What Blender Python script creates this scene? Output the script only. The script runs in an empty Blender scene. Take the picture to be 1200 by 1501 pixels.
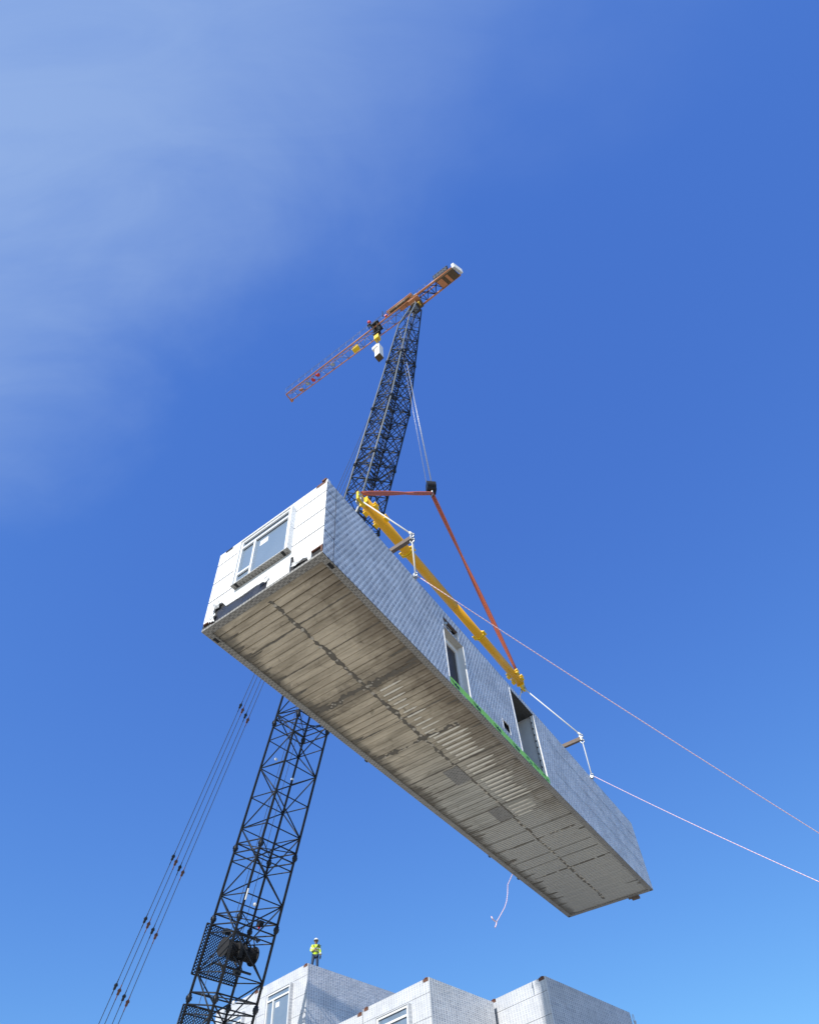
import bpy, math, random
from mathutils import Vector, Matrix
random.seed(11)
rnd = random.random
R = math.radians
scn = bpy.context.scene
COL = scn.collection

# ------------------------------------------------------------------ camera
EYE = Vector((0, 0, 1.6))
cd = bpy.data.cameras.new("Camera")
cam = bpy.data.objects.new("Camera", cd)
COL.objects.link(cam)
c_r = Vector((0.99736025, 0.05055376, -0.05212344))
c_u = Vector((0.07261222, -0.69437769, 0.71593791))
c_f = Vector((0.0, 0.71783281, 0.69621552))
m = Matrix((c_r, c_u, -c_f)).transposed().to_4x4()
m.translation = EYE
cam.matrix_world = m
cd.sensor_fit = 'HORIZONTAL'
cd.sensor_width = 36
cd.lens = 968.756 / 1200 * 36
cd.shift_y = 251.46 / 1200
cd.clip_start = 0.1
cd.clip_end = 6000
scn.camera = cam

# ------------------------------------------------------------------ sky, sun, exposure
SUN_EL, SUN_AZ = R(34), R(239.3)            # azimuth counted from +X towards +Y
sd = Vector((math.cos(SUN_EL) * math.cos(SUN_AZ), math.cos(SUN_EL) * math.sin(SUN_AZ), math.sin(SUN_EL)))
world = bpy.data.worlds.new("World")
scn.world = world
world.use_nodes = True
wn, wl = world.node_tree.nodes, world.node_tree.links
for n_ in list(wn):
    wn.remove(n_)


class NT:
    """short helper to write node graphs"""
    def __init__(s, nt):
        s.n, s.l = nt.nodes, nt.links

    def node(s, t, **kw):
        n = s.n.new(t)
        for k, v in kw.items():
            setattr(n, k, v)
        return n

    def put(s, sock, v):
        if hasattr(v, 'is_output') or isinstance(v, bpy.types.NodeSocket):
            s.l.new(v, sock)
        else:
            sock.default_value = v

    def m(s, op, a, b=0.0, c=0.0, clamp=False):
        n = s.node('ShaderNodeMath', operation=op, use_clamp=clamp)
        s.put(n.inputs[0], a)
        s.put(n.inputs[1], b)
        s.put(n.inputs[2], c)
        return n.outputs[0]

    def step(s, x, a, b):
        n = s.node('ShaderNodeMapRange', interpolation_type='SMOOTHSTEP')
        s.put(n.inputs['Value'], x)
        n.inputs['From Min'].default_value = a
        n.inputs['From Max'].default_value = b
        return n.outputs[0]

    def mix(s, f, a, b, mode='MIX'):
        n = s.node('ShaderNodeMix', data_type='RGBA', blend_type=mode)
        s.put(n.inputs[0], f)
        s.put(n.inputs[6], a if not isinstance(a, tuple) else (*a[:3], 1))
        s.put(n.inputs[7], b if not isinstance(b, tuple) else (*b[:3], 1))
        return n.outputs[2]

    def noise(s, vec, scale, detail=4, rough=.55, dist=0.0):
        n = s.node('ShaderNodeTexNoise')
        if vec is not None:
            s.l.new(vec, n.inputs['Vector'])
        n.inputs['Scale'].default_value = scale
        n.inputs['Detail'].default_value = detail
        n.inputs['Roughness'].default_value = rough
        n.inputs['Distortion'].default_value = dist
        return n.outputs['Fac']

    def mapping(s, vec, scale=(1, 1, 1), rot=(0, 0, 0), loc=(0, 0, 0)):
        n = s.node('ShaderNodeMapping')
        s.l.new(vec, n.inputs['Vector'])
        n.inputs['Scale'].default_value = scale
        n.inputs['Rotation'].default_value = rot
        n.inputs['Location'].default_value = loc
        return n.outputs[0]

    def sep(s, vec):
        n = s.node('ShaderNodeSeparateXYZ')
        s.l.new(vec, n.inputs[0])
        return n.outputs


w = NT(world.node_tree)
sky = w.node('ShaderNodeTexSky', sky_type='NISHITA')
sky.sun_disc = False
sky.sun_elevation = SUN_EL
sky.sun_rotation = R(90) - SUN_AZ
sky.altitude = 0
sky.air_density = 1.0
sky.dust_density = 0.3
sky.ozone_density = 3.0
hs = w.node('ShaderNodeHueSaturation')
wl.new(sky.outputs[0], hs.inputs['Color'])
hs.inputs['Saturation'].default_value = 1.12
tc = w.node('ShaderNodeTexCoord')
dirv = tc.outputs['Generated']
sx, sy, sz = w.sep(dirv)
# thin high cloud on the western half of the sky
lin = w.m('SUBTRACT', w.m('MULTIPLY', sx, -.42), sy)
n1 = w.noise(w.mapping(dirv, (2.2, 3.2, 2.2), (0, 0, R(20))), 1.5, 6, .55, .4)
n2 = w.noise(w.mapping(dirv, (2.2, 9, 3), (0, 0, R(-28))), 1.8, 7, .6, .7)
linn = w.m('ADD', lin, w.m('MULTIPLY', w.m('SUBTRACT', n1, .5), .30))
cl = w.m('MULTIPLY', w.step(linn, -.27, .06), w.m('ADD', .62, w.m('MULTIPLY', n2, .62)), clamp=True)
cl = w.m('MULTIPLY', cl, w.step(w.m('MULTIPLY', sx, -1.0), -.6, .42))
sp = w.node('ShaderNodeSeparateColor')
wl.new(hs.outputs[0], sp.inputs[0])
cb_ = w.node('ShaderNodeCombineColor')
for ch, (k, e) in enumerate(((.575, .69), (.915, .70), (2.18, .385))):      # deep polarised blue of a phone picture
    w.l.new(w.m('MULTIPLY', w.m('POWER', sp.outputs[ch], e), k), cb_.inputs[ch])
clear = cb_.outputs[0]
skyc = w.mix(w.m('MULTIPLY', cl, .47), clear, (2.3, 3.05, 4.1))
bg = w.node('ShaderNodeBackground')
wl.new(skyc, bg.inputs['Color'])
bg.inputs['Strength'].default_value = 0.15
wo = w.node('ShaderNodeOutputWorld')
wl.new(bg.outputs[0], wo.inputs['Surface'])

sl = bpy.data.lights.new("Sun", 'SUN')
sl.energy = 3.4
sl.angle = R(0.53)
sl.color = (1.0, 0.95, 0.87)
so = bpy.data.objects.new("Sun", sl)
COL.objects.link(so)
so.rotation_euler = sd.to_track_quat('Z', 'Y').to_euler()

scn.view_settings.view_transform = 'Standard'
scn.view_settings.look = 'None'
scn.view_settings.exposure = 0.55
scn.view_settings.gamma = 1.0


# ------------------------------------------------------------------ materials
def newmat(name):
    mt = bpy.data.materials.new(name)
    mt.use_nodes = True
    nt = NT(mt.node_tree)
    b = mt.node_tree.nodes.get('Principled BSDF')
    return mt, nt, b


def simple(name, col, rough=.6, metal=0.0, var=.18, scale=6.0, bump=0.0, spec=.5):
    mt, t, b = newmat(name)
    co = t.node('ShaderNodeTexCoord').outputs['Object']
    n = t.noise(co, scale, 5, .6)
    c = t.mix(n, tuple(x * (1 - var) for x in col), tuple(min(1, x * (1 + var)) for x in col))
    t.put(b.inputs['Base Color'], c)
    b.inputs['Roughness'].default_value = rough
    b.inputs['Metallic'].default_value = metal
    b.inputs['Specular IOR Level'].default_value = spec
    if bump:
        bp = t.node('ShaderNodeBump')
        bp.inputs['Strength'].default_value = bump
        bp.inputs['Distance'].default_value = .02
        t.put(bp.inputs['Height'], n)
        t.put(b.inputs['Normal'], bp.outputs[0])
    return mt


def membrane(name, base, ink, cx=.135, cy=.098, wr=.5, ink_amt=1.0, seam=0.0, rough=.55, stag=.5, mott=.93):
    """breather membrane printed with rows of small two line marks; UV is in metres"""
    mt, t, b = newmat(name)
    uv = t.node('ShaderNodeUVMap').outputs[0]
    big = t.noise(uv, 1.3, 5, .6, .4)
    x, y, _ = t.sep(uv)
    wob = t.m('MULTIPLY', t.m('SUBTRACT', t.noise(uv, .8, 2), .5), .12)
    yy = t.m('DIVIDE', t.m('ADD', y, wob), cy)
    row = t.m('FLOOR', yy)
    xx = t.m('ADD', t.m('DIVIDE', x, cx), t.m('MULTIPLY', row, stag))
    fx = t.m('FRACT', xx)
    fy = t.m('FRACT', yy)
    cell = t.m('FRACT', t.m('MULTIPLY', t.m('SINE', t.m('ADD', t.m('MULTIPLY', t.m('FLOOR', xx), 12.99), t.m('MULTIPLY', row, 78.2))), 437.5))

    def box(px, py, hx, hy):
        a = t.m('LESS_THAN', t.m('ABSOLUTE', t.m('SUBTRACT', fx, px)), hx)
        c = t.m('LESS_THAN', t.m('ABSOLUTE', t.m('SUBTRACT', fy, py)), hy)
        return t.m('MULTIPLY', a, c)
    mk = t.m('MAXIMUM', box(.48, .70, .30, .19), box(.50, .24, .26, .15))
    hole = box(.40, .70, .05, .08)
    mk = t.m('MULTIPLY', mk, t.m('SUBTRACT', 1.0, hole))
    mk = t.m('MULTIPLY', mk, t.m('ADD', .55, t.m('MULTIPLY', cell, .45)))
    fade = t.m('ADD', .45, t.m('MULTIPLY', t.noise(uv, 3.1, 5, .7, .5), .95), clamp=True)
    mk = t.m('MULTIPLY', t.m('MULTIPLY', mk, fade), ink_amt)
    dirt = t.noise(t.mapping(uv, (.5, 2.5, 1)), 2.0, 6, .65)
    c = t.mix(t.step(big, .3, .7), tuple(v * mott for v in base), tuple(min(1, v * 1.12) for v in base))
    c = t.mix(t.m('MULTIPLY', t.step(dirt, .55, .8), .25), c, tuple(v * .6 for v in base))
    if seam:
        sy_ = t.m('ABSOLUTE', t.m('SUBTRACT', t.m('FRACT', t.m('DIVIDE', t.m('ADD', y, wob), seam)), .5))
        c = t.mix(t.m('MULTIPLY', t.step(sy_, .488, .497), .55), c, ink)
    c = t.mix(mk, c, ink)
    t.put(b.inputs['Base Color'], c)
    b.inputs['Roughness'].default_value = rough
    bp = t.node('ShaderNodeBump')
    bp.inputs['Strength'].default_value = wr
    bp.inputs['Distance'].default_value = .06
    wrk = t.m('ADD', t.noise(t.mapping(uv, (1, 2.2, 1), (0, 0, .5)), 1.9, 5, .6, .9), t.m('MULTIPLY', t.noise(uv, 9, 4, .6, .8), .3))
    t.put(bp.inputs['Height'], wrk)
    t.put(b.inputs['Normal'], bp.outputs[0])
    return mt


M = {}
M['wrap'] = membrane('printed_membrane', (.76, .77, .79), (.085, .095, .13), ink_amt=.97, seam=.75, wr=.6, stag=.67, mott=.84)
M['wrap_end'] = membrane('sunlit_membrane', (.86, .86, .85), (.62, .64, .66), ink_amt=.8, wr=.12)  # sunlit copy of the printed wrap, glare put into the pale print
M['wrap_house'] = membrane('house_membrane', (.86, .86, .86), (.24, .26, .33), ink_amt=.9, cx=.135, cy=.13, wr=.3, seam=.75, stag=.04)
M['wrap_house_shaded'] = membrane('shaded_house_membrane', (.60, .61, .64), (.13, .145, .20), ink_amt=.9, cx=.135, cy=.13, wr=.3, seam=.75, stag=.04)  # shaded copy of the house wrap, shadow put into the colour
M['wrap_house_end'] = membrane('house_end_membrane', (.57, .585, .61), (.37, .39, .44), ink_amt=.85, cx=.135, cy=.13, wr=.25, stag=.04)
M['wrap_strip'] = membrane('strip_membrane', (.30, .29, .265), (.075, .072, .065), cx=.095, cy=.083, ink_amt=.95, wr=.5)
M['steel'] = simple('crane_steel', (.017, .020, .026), .45, .0, .45, 9, 0, .3)
M['chord_sunlit'] = simple('sunlit_chord_steel', (.16, .175, .18), .45, 0, .3, 5)  # paler chord steel, sunlight put into the colour
M['steel_grey'] = simple('grey_steel', (.22, .23, .24), .45, .3, .3, 7)
M['black'] = simple('black_void', (.012, .012, .014), .8, 0, .3, 5)
M['rubber'] = simple('rubber_film', (.020, .022, .034), .34, 0, .5, 8, .4)
M['rust'] = simple('rusty_steel', (.15, .065, .04), .75, .1, .5, 22, .3)
M['mortar'] = simple('pale_mortar', (.56, .52, .44), .9, 0, .25, 30, .5)
M['laitance'] = simple('cement_streak', (.86, .80, .69), .9, 0, .22, 14)
M['wetjoint'] = simple('damp_joint', (.155, .14, .115), .85, 0, .35, 9)
M['white_paint'] = simple('white_paint', (.80, .80, .79), .45, 0, .05, 3)
M['pvc'] = simple('window_pvc', (.82, .83, .83), .3, 0, .03, 3)
M['plaster'] = simple('interior_plaster', (.62, .63, .64), .8, 0, .08, 2)
M['soffit'] = simple('board_soffit', (.50, .47, .41), .8, 0, .12, 4)
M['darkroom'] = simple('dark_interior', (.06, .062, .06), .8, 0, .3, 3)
M['door'] = simple('dark_door', (.040, .030, .024), .5, 0, .25, 6)
M['yellow'] = simple('yellow_paint', (.84, .41, .003), .38, 0, .12, 3)
M['lug'] = simple('bright_yellow_paint', (.88, .58, .01), .4, 0, .1, 4)
M['orange'] = simple('orange_paint', (.52, .21, .085), .5, 0, .2, 3)
M['sling'] = simple('red_sling', (.50, .12, .06), .75, 0, .35, 14, .4)
M['rope_white'] = simple('white_rope', (.72, .70, .64), .8, 0, .25, 25, .3)
M['timber'] = simple('weathered_bar', (.17, .13, .105), .8, 0, .4, 12, .3)
M['galv'] = simple('galvanised_steel', (.42, .43, .43), .35, .7, .2, 12)
M['cable'] = simple('steel_cable', (.07, .075, .085), .45, .3, .2, 10)
M['hoist_cable'] = simple('bright_cable', (.40, .40, .41), .4, .4, .2, 10)
M['crate'] = simple('crate_white', (.82, .81, .77), .5, 0, .06, 4)
M['concrete_block'] = simple('ballast_concrete', (.62, .63, .62), .85, 0, .12, 5)
M['brownblack'] = simple('brown_underside', (.10, .065, .03), .7, 0, .5, 6)
M['red_lamp'] = simple('red_lens', (.6, .03, .02), .3, 0, .1, 5)
M['skin'] = simple('skin', (.30, .17, .11), .6, 0, .1, 9)
M['hivis'] = simple('hivis_fabric', (.60, .80, .05), .75, 0, .12, 9, .3)
M['reflect'] = simple('reflective_band', (.75, .76, .66), .4, 0, .06, 9)
M['jeans'] = simple('blue_jeans', (.035, .055, .10), .85, 0, .35, 14, .3)
M['glove'] = simple('dark_glove', (.02, .02, .028), .8, 0, .2, 9)
M['helmet'] = simple('white_helmet', (.85, .85, .85), .3, 0, .03, 9)
M['greenish'] = simple('green_tape', (.40, .86, .10), .42, 0, .12, 5, .15)
M['ink'] = simple('black_print', (.012, .014, .012), .5, 0, .1, 5)
M['ink_green'] = simple('green_print', (.03, .15, .02), .5, 0, .1, 5)

# glass
mt, t, b = newmat('window_glass')
b.inputs['Base Color'].default_value = (.16, .22, .30, 1)
b.inputs['Roughness'].default_value = .04
b.inputs['IOR'].default_value = 1.6
b.inputs['Specular IOR Level'].default_value = .9
co = t.node('ShaderNodeTexCoord').outputs['Object']
t.put(b.inputs['Base Color'], t.mix(t.noise(co, 1.2, 2), (.13, .19, .27), (.21, .27, .35)))
M['glass'] = mt

# pink and white tag line: twisted strands, UV.x = metres along
mt, t, b = newmat('pink_rope')
uv = t.node('ShaderNodeUVMap').outputs[0]
x, y, _ = t.sep(uv)
st = t.m('FRACT', t.m('ADD', t.m('MULTIPLY', x, 9.0), y))
t.put(b.inputs['Base Color'], t.mix(t.step(st, .35, .55), (.86, .42, .48), (.92, .80, .80)))
b.inputs['Roughness'].default_value = .8
M['pink'] = mt

# underside: cast concrete deck with damp and brown stains, UV in metres (u along, v across)
mt, t, b = newmat('concrete_deck')
uv = t.node('ShaderNodeUVMap').outputs[0]
u_, v_, _ = t.sep(uv)
nA = t.noise(uv, .55, 6, .6, .3)
nB = t.noise(t.mapping(uv, (3.0, .45, 1)), 1.6, 6, .62, .2)
nC = t.noise(uv, 7, 6, .65, .2)
nD = t.noise(t.mapping(uv, (1, 1, 1), loc=(7, 3, 0)), 2.2, 7, .68, .5)
nB2 = t.step(nB, .3, .7)
warm = t.mix(nB2, (.36, .305, .22), (.68, .59, .44))
cool = t.mix(nB2, (.30, .295, .255), (.50, .495, .44))
far = t.step(u_, 10.5, 12.5)
cool = t.mix(far, cool, t.mix(nA, (.40, .40, .37), (.54, .54, .50)))
c = t.mix(t.step(t.m('ADD', u_, t.m('MULTIPLY', nA, 3)), 6.5, 12), warm, cool)
brown = t.m('MULTIPLY', t.step(t.m('ADD', v_, t.m('MULTIPLY', t.m('SUBTRACT', nD, .5), 2.2)), 2.2, 3.3),
            t.m('SUBTRACT', 1.0, t.step(u_, 10.5, 14)))
c = t.mix(t.m('MULTIPLY', brown, .74), c, (.155, .118, .078))
pn = t.m('FRACT', t.m('DIVIDE', t.m('SUBTRACT', u_, .172), .105))
rib = t.m('SUBTRACT', 1.0, t.step(t.m('ABSOLUTE', t.m('SUBTRACT', pn, .5)), .12, .3))      # pale cement stripes, rib shading put into the colour
ribamt = t.m('ADD', .18, t.m('MULTIPLY', t.step(t.m('ADD', u_, t.m('MULTIPLY', nA, 2)), 7.5, 11), .5))
c = t.mix(t.m('MULTIPLY', t.m('MULTIPLY', rib, ribamt), t.m('ADD', .35, t.m('MULTIPLY', nB2, .65))), c, (.62, .60, .54))
rim_ = t.m('SUBTRACT', 1.0, t.step(t.m('ABSOLUTE', t.m('SUBTRACT', pn, .02)), .03, .14))  # dark groove lines, the shaded half of the painted rib relief
c = t.mix(t.m('MULTIPLY', t.m('MULTIPLY', rim_, ribamt), .7), c, (.17, .165, .15))
spots = t.step(nD, .57, .70)
c = t.mix(t.m('MULTIPLY', t.m('MULTIPLY', spots, t.m('SUBTRACT', 1.0, t.m('MULTIPLY', far, .7))), .58), c, (.15, .12, .085))
c = t.mix(t.m('MULTIPLY', t.step(nC, .58, .75), .4), c, (.52, .48, .40))
band = t.m('SUBTRACT', 1.0, t.step(t.m('ABSOLUTE', t.m('SUBTRACT', u_, t.m('ADD', 3.75, t.m('MULTIPLY', t.m('SUBTRACT', nD, .5), 1.4)))), .08, .5))
c = t.mix(t.m('MULTIPLY', band, .55), c, (.12, .10, .078))
edge = t.m('SUBTRACT', 1.0, t.step(t.m('ADD', v_, t.m('MULTIPLY', t.m('SUBTRACT', nD, .5), .7)), .2, .5))
c = t.mix(t.m('MULTIPLY', edge, .7), c, (.12, .112, .095))
t.put(b.inputs['Base Color'], c)
b.inputs['Roughness'].default_value = .88
bp = t.node('ShaderNodeBump')
bp.inputs['Strength'].default_value = .35
bp.inputs['Distance'].default_value = .02
t.put(bp.inputs['Height'], nC)
t.put(b.inputs['Normal'], bp.outputs[0])
M['deck'] = mt

# ground: pale sand and gravel of a building site
mt, t, b = newmat('sandy_ground')
co = t.node('ShaderNodeTexCoord').outputs['Object']
n = t.noise(co, .08, 8, .65)
n_b = t.noise(co, 3.0, 6, .7)
t.put(b.inputs['Base Color'], t.mix(n, t.mix(n_b, (.34, .30, .23), (.44, .39, .30)), t.mix(n_b, (.42, .38, .30), (.52, .47, .38))))
b.inputs['Roughness'].default_value = .95
M['ground'] = mt


# ------------------------------------------------------------------ mesh helpers
class MB:
    def __init__(s):
        s.v, s.f, s.uv, s.sm, s.parts = [], [], [], [], [(0, None)]
        s.cuts = []

    def face(s, pts, uv=None, smooth=False):
        i = len(s.v)
        s.v += [Vector(p) for p in pts]
        s.f.append(list(range(i, i + len(pts))))
        s.uv.append(uv or [(0, 0)] * len(pts))
        s.sm.append(smooth)

    def box(s, o, a, b, c, uvs=True):
        """parallelepiped from corner o with edge vectors a, b, c"""
        s.cuts.append(len(s.f))
        o, a, b, c = Vector(o), Vector(a), Vector(b), Vector(c)
        if a.cross(b).dot(c) < 0:
            a, b = b, a
        la, lb, lc = a.length, b.length, c.length

        def q(p, e, g, le, lg):
            s.face([p, p + e, p + e + g, p + g], [(0, 0), (le, 0), (le, lg), (0, lg)])
        q(o, b, a, lb, la)
        q(o + c, a, b, la, lb)
        q(o, a, c, la, lc)
        q(o + b, c, a, lc, la)
        q(o, c, b, lc, lb)
        q(o + a, b, c, lb, lc)
        return s

    def cbox(s, ctr, a, b, c):
        a, b, c = Vector(a), Vector(b), Vector(c)
        return s.box(Vector(ctr) - a / 2 - b / 2 - c / 2, a, b, c)

    def tube(s, pts, r, n=6, cap=True, smooth=True, r1=None):
        pts = [Vector(p) for p in pts]
        s.cuts.append(len(s.f))
        acc = 0
        base = len(s.v)
        ref = None
        lens = []
        for i, p in enumerate(pts):
            d = (pts[min(i + 1, len(pts) - 1)] - pts[max(i - 1, 0)]).normalized()
            if ref is None:
                ref = d.orthogonal().normalized()
            ref = (ref - d * ref.dot(d)).normalized()
            bn = d.cross(ref)
            if i:
                acc += (p - pts[i - 1]).length
            lens.append(acc)
            rr = r if r1 is None else r + (r1 - r) * i / (len(pts) - 1)
            for k in range(n):
                a = 2 * math.pi * k / n
                s.v.append(p + (ref * math.cos(a) + bn * math.sin(a)) * rr)
        for i in range(len(pts) - 1):
            for k in range(n):
                k2 = (k + 1) % n
                a, b_ = base + i * n, base + (i + 1) * n
                s.f.append([a + k, a + k2, b_ + k2, b_ + k])
                s.uv.append([(lens[i], k / n), (lens[i], (k + 1) / n), (lens[i + 1], (k + 1) / n), (lens[i + 1], k / n)])
                s.sm.append(smooth)
        if cap:
            s.f.append([base + k for k in range(n)][::-1])
            s.uv.append([(0, 0)] * n)
            s.sm.append(False)
            e = base + (len(pts) - 1) * n
            s.f.append([e + k for k in range(n)])
            s.uv.append([(0, 0)] * n)
            s.sm.append(False)
        return s

    def disc(s, c, axis, r, th, n=20):
        axis = Vector(axis).normalized()
        return s.tube([Vector(c) - axis * th / 2, Vector(c) + axis * th / 2], r, n, True, False)

    def blob(s, c, r, sq=(1, 1, 1), jit=.25):
        c = Vector(c)
        s.cuts.append(len(s.f))
        seg, rg = 7, 4
        base = len(s.v)
        for i in range(rg + 1):
            th = math.pi * i / rg
            for k in range(seg):
                ph = 2 * math.pi * k / seg
                j = 1 + (rnd() - .5) * jit
                s.v.append(c + Vector((math.sin(th) * math.cos(ph) * sq[0], math.sin(th) * math.sin(ph) * sq[1], math.cos(th) * sq[2])) * r * j)
        for i in range(rg):
            for k in range(seg):
                s.f.append([base + i * seg + k, base + i * seg + (k + 1) % seg, base + (i + 1) * seg + (k + 1) % seg, base + (i + 1) * seg + k])
                s.uv.append([(0, 0)] * 4)
                s.sm.append(True)
        return s

    def prism(s, poly, nrm, th):
        """flat outline with thickness"""
        s.cuts.append(len(s.f))
        nrm = Vector(nrm).normalized() * th
        p = [Vector(q) for q in poly]
        s.face(p[::-1])
        s.face([q + nrm for q in p])
        for i in range(len(p)):
            j = (i + 1) % len(p)
            s.face([p[i], p[j], p[j] + nrm, p[i] + nrm])
        return s

    def each(s, name, mat, parent):
        """every piece becomes a part of its own"""
        out = []
        for k, c in enumerate(s.cuts):
            e = s.cuts[k + 1] if k + 1 < len(s.cuts) else len(s.f)
            mb = MB()
            for fi in range(c, e):
                mb.face([s.v[i] for i in s.f[fi]], s.uv[fi], s.sm[fi])
            out.append(mb.build(name, mat, parent))
        return out

    def build(s, name, mat, parent=None, bevel=0.0, origin=None):
        me = bpy.data.meshes.new(name)
        org = Vector(origin) if origin is not None else (parent_origin(parent) if parent else Vector((0, 0, 0)))
        me.from_pydata([v - org for v in s.v], [], s.f)
        lay = me.uv_layers.new(name='UVMap')
        k = 0
        for fi, fuv in enumerate(s.uv):
            me.polygons[fi].use_smooth = s.sm[fi]
            for q in fuv:
                lay.data[k].uv = q
                k += 1
        me.materials.append(M[mat])
        for k2, (st, mn) in enumerate(s.parts):
            if mn:
                me.materials.append(M[mn])
                for fi in range(st, s.parts[k2 + 1][0] if k2 + 1 < len(s.parts) else len(s.f)):
                    me.polygons[fi].material_index = len(me.materials) - 1
        o = bpy.data.objects.new(name, me)
        COL.objects.link(o)
        if parent:
            o.parent = parent
            o.location = (0, 0, 0)
        else:
            o.location = org
        if bevel:
            bm = o.modifiers.new('bevel', 'BEVEL')
            bm.width = bevel
            bm.segments = 2
            bm.limit_method = 'ANGLE'
        return o


def parent_origin(p):
    """world position of a thing or part built unrotated"""
    v = Vector((0, 0, 0))
    while p:
        v += Vector(p.location)
        p = p.parent
    return v


def tag(o, label, cat, group=None):
    o['label'] = label
    o['category'] = cat
    if group:
        o['group'] = group
    return o


def thing(name, label, cat, loc, group=None):
    o = bpy.data.objects.new(name, None)
    o.empty_display_size = .3
    COL.objects.link(o)
    o.location = loc
    return tag(o, label, cat, group)


def lerp(a, b, t_):
    return a + (b - a) * t_


# ------------------------------------------------------------------ ground
g = MB()
g.face([(-2500, -2500, 0), (2500, -2500, 0), (2500, 2500, 0), (-2500, 2500, 0)])
go = g.build('ground', 'ground')
go['kind'] = 'structure'

# ------------------------------------------------------------------ the hanging module
O = Vector((-4.641, 9.758, 13.160))
ang = R(57.7817)
U = Vector((math.cos(ang), math.sin(ang), 0))
V = Vector((math.sin(ang), -math.cos(ang), 0))
Z = Vector((0, 0, 1))
L_, W_, H_ = 19.52, 3.6, 3.01


def P(u, v, z):
    return O + U * u + V * v + Z * z


mod = thing('housing_module', 'long silver wrapped modular home hanging tilted in the sky from a yellow beam', 'modular home', O + U * L_ / 2 + V * W_ / 2)


def sheet_cells(mb, us, zs, holes, fn):
    """a wall sheet cut in rectangles, leaving the holes open"""
    us = sorted(set(us + [h[0] for h in holes] + [h[1] for h in holes]))
    zs = sorted(set(zs + [h[2] for h in holes] + [h[3] for h in holes]))
    for i in range(len(us) - 1):
        for j in range(len(zs) - 1):
            a, b_, c_, d_ = us[i], us[i + 1], zs[j], zs[j + 1]
            mu, mz = (a + b_) / 2, (c_ + d_) / 2
            if any(h[0] < mu < h[1] and h[2] < mz < h[3] for h in holes):
                continue
            mb.face([fn(a, c_), fn(b_, c_), fn(b_, d_), fn(a, d_)], [(a, c_), (b_, c_), (b_, d_), (a, d_)])


HOLES = [(4.95, 5.97, .24, 2.25), (5.0, 5.78, 2.31, 2.68), (8.90, 10.58, .24, 2.83), (7.86, 8.25, .45, .80)]
s = MB()
sheet_cells(s, [0.0, L_], [.015, H_], HOLES, lambda a, z: P(a, W_, z))
side = s.build('side_wall', 'wrap', mod)
# vertical and short lap seams near the window end
s = MB()
s.box(P(.33, W_ + .001, .02), U * .014, V * .004, Z * 2.98)
for z in (.86, 1.72, 2.52):
    s.box(P(.0, W_ + .001, z), U * .33, V * .004, Z * .012)
for u0, z, ln in ((12.0, 2.2, 7.4), (13.5, 1.62, 5.9), (11.4, .95, 8.0)):
    s.box(P(u0, W_ + .001, z), U * ln, V * .003, Z * .006)
s.each('lap_seam', 'cable', side)
# other shell faces
s = MB()
s.face([P(0, 0, .015), P(0, 0, H_), P(L_, 0, H_), P(L_, 0, .015)], [(0, 0), (0, 3), (L_, 3), (L_, 0)])
s.build('rear_wall', 'wrap', mod)
s = MB()
s.face([P(L_, 0, .015), P(L_, 0, H_), P(L_, W_, H_), P(L_, W_, .015)], [(0, 0), (0, 3), (3.6, 3), (3.6, 0)])
s.build('far_end_wall', 'wrap', mod)
s = MB()
s.face([P(0, 0, H_ + .001), P(0, W_, H_ + .001), P(L_, W_, H_ + .001), P(L_, 0, H_ + .001)], [(0, 0), (0, 3.6), (L_, 3.6), (L_, 0)])
s.build('roof', 'steel_grey', mod)
# loose wrap that bellies out at the far end
s = MB()
zz = [0.02 + i * (H_ - .05) / 8 for i in range(9)]
for i in range(8):
    b0 = .05 + .09 * math.sin(i / 8 * math.pi) + .02 * rnd()
    b1 = .05 + .09 * math.sin((i + 1) / 8 * math.pi) + .02 * rnd()
    s.face([P(L_ - .02, W_ + .004, zz[i]), P(L_ + b0, W_ - .03, zz[i]), P(L_ + b1, W_ - .03, zz[i + 1]), P(L_ - .02, W_ + .004, zz[i + 1])],
           [(0, zz[i]), (.15, zz[i]), (.15, zz[i + 1]), (0, zz[i + 1])], True)
s.build('loose_wrap', 'wrap', mod)

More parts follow.
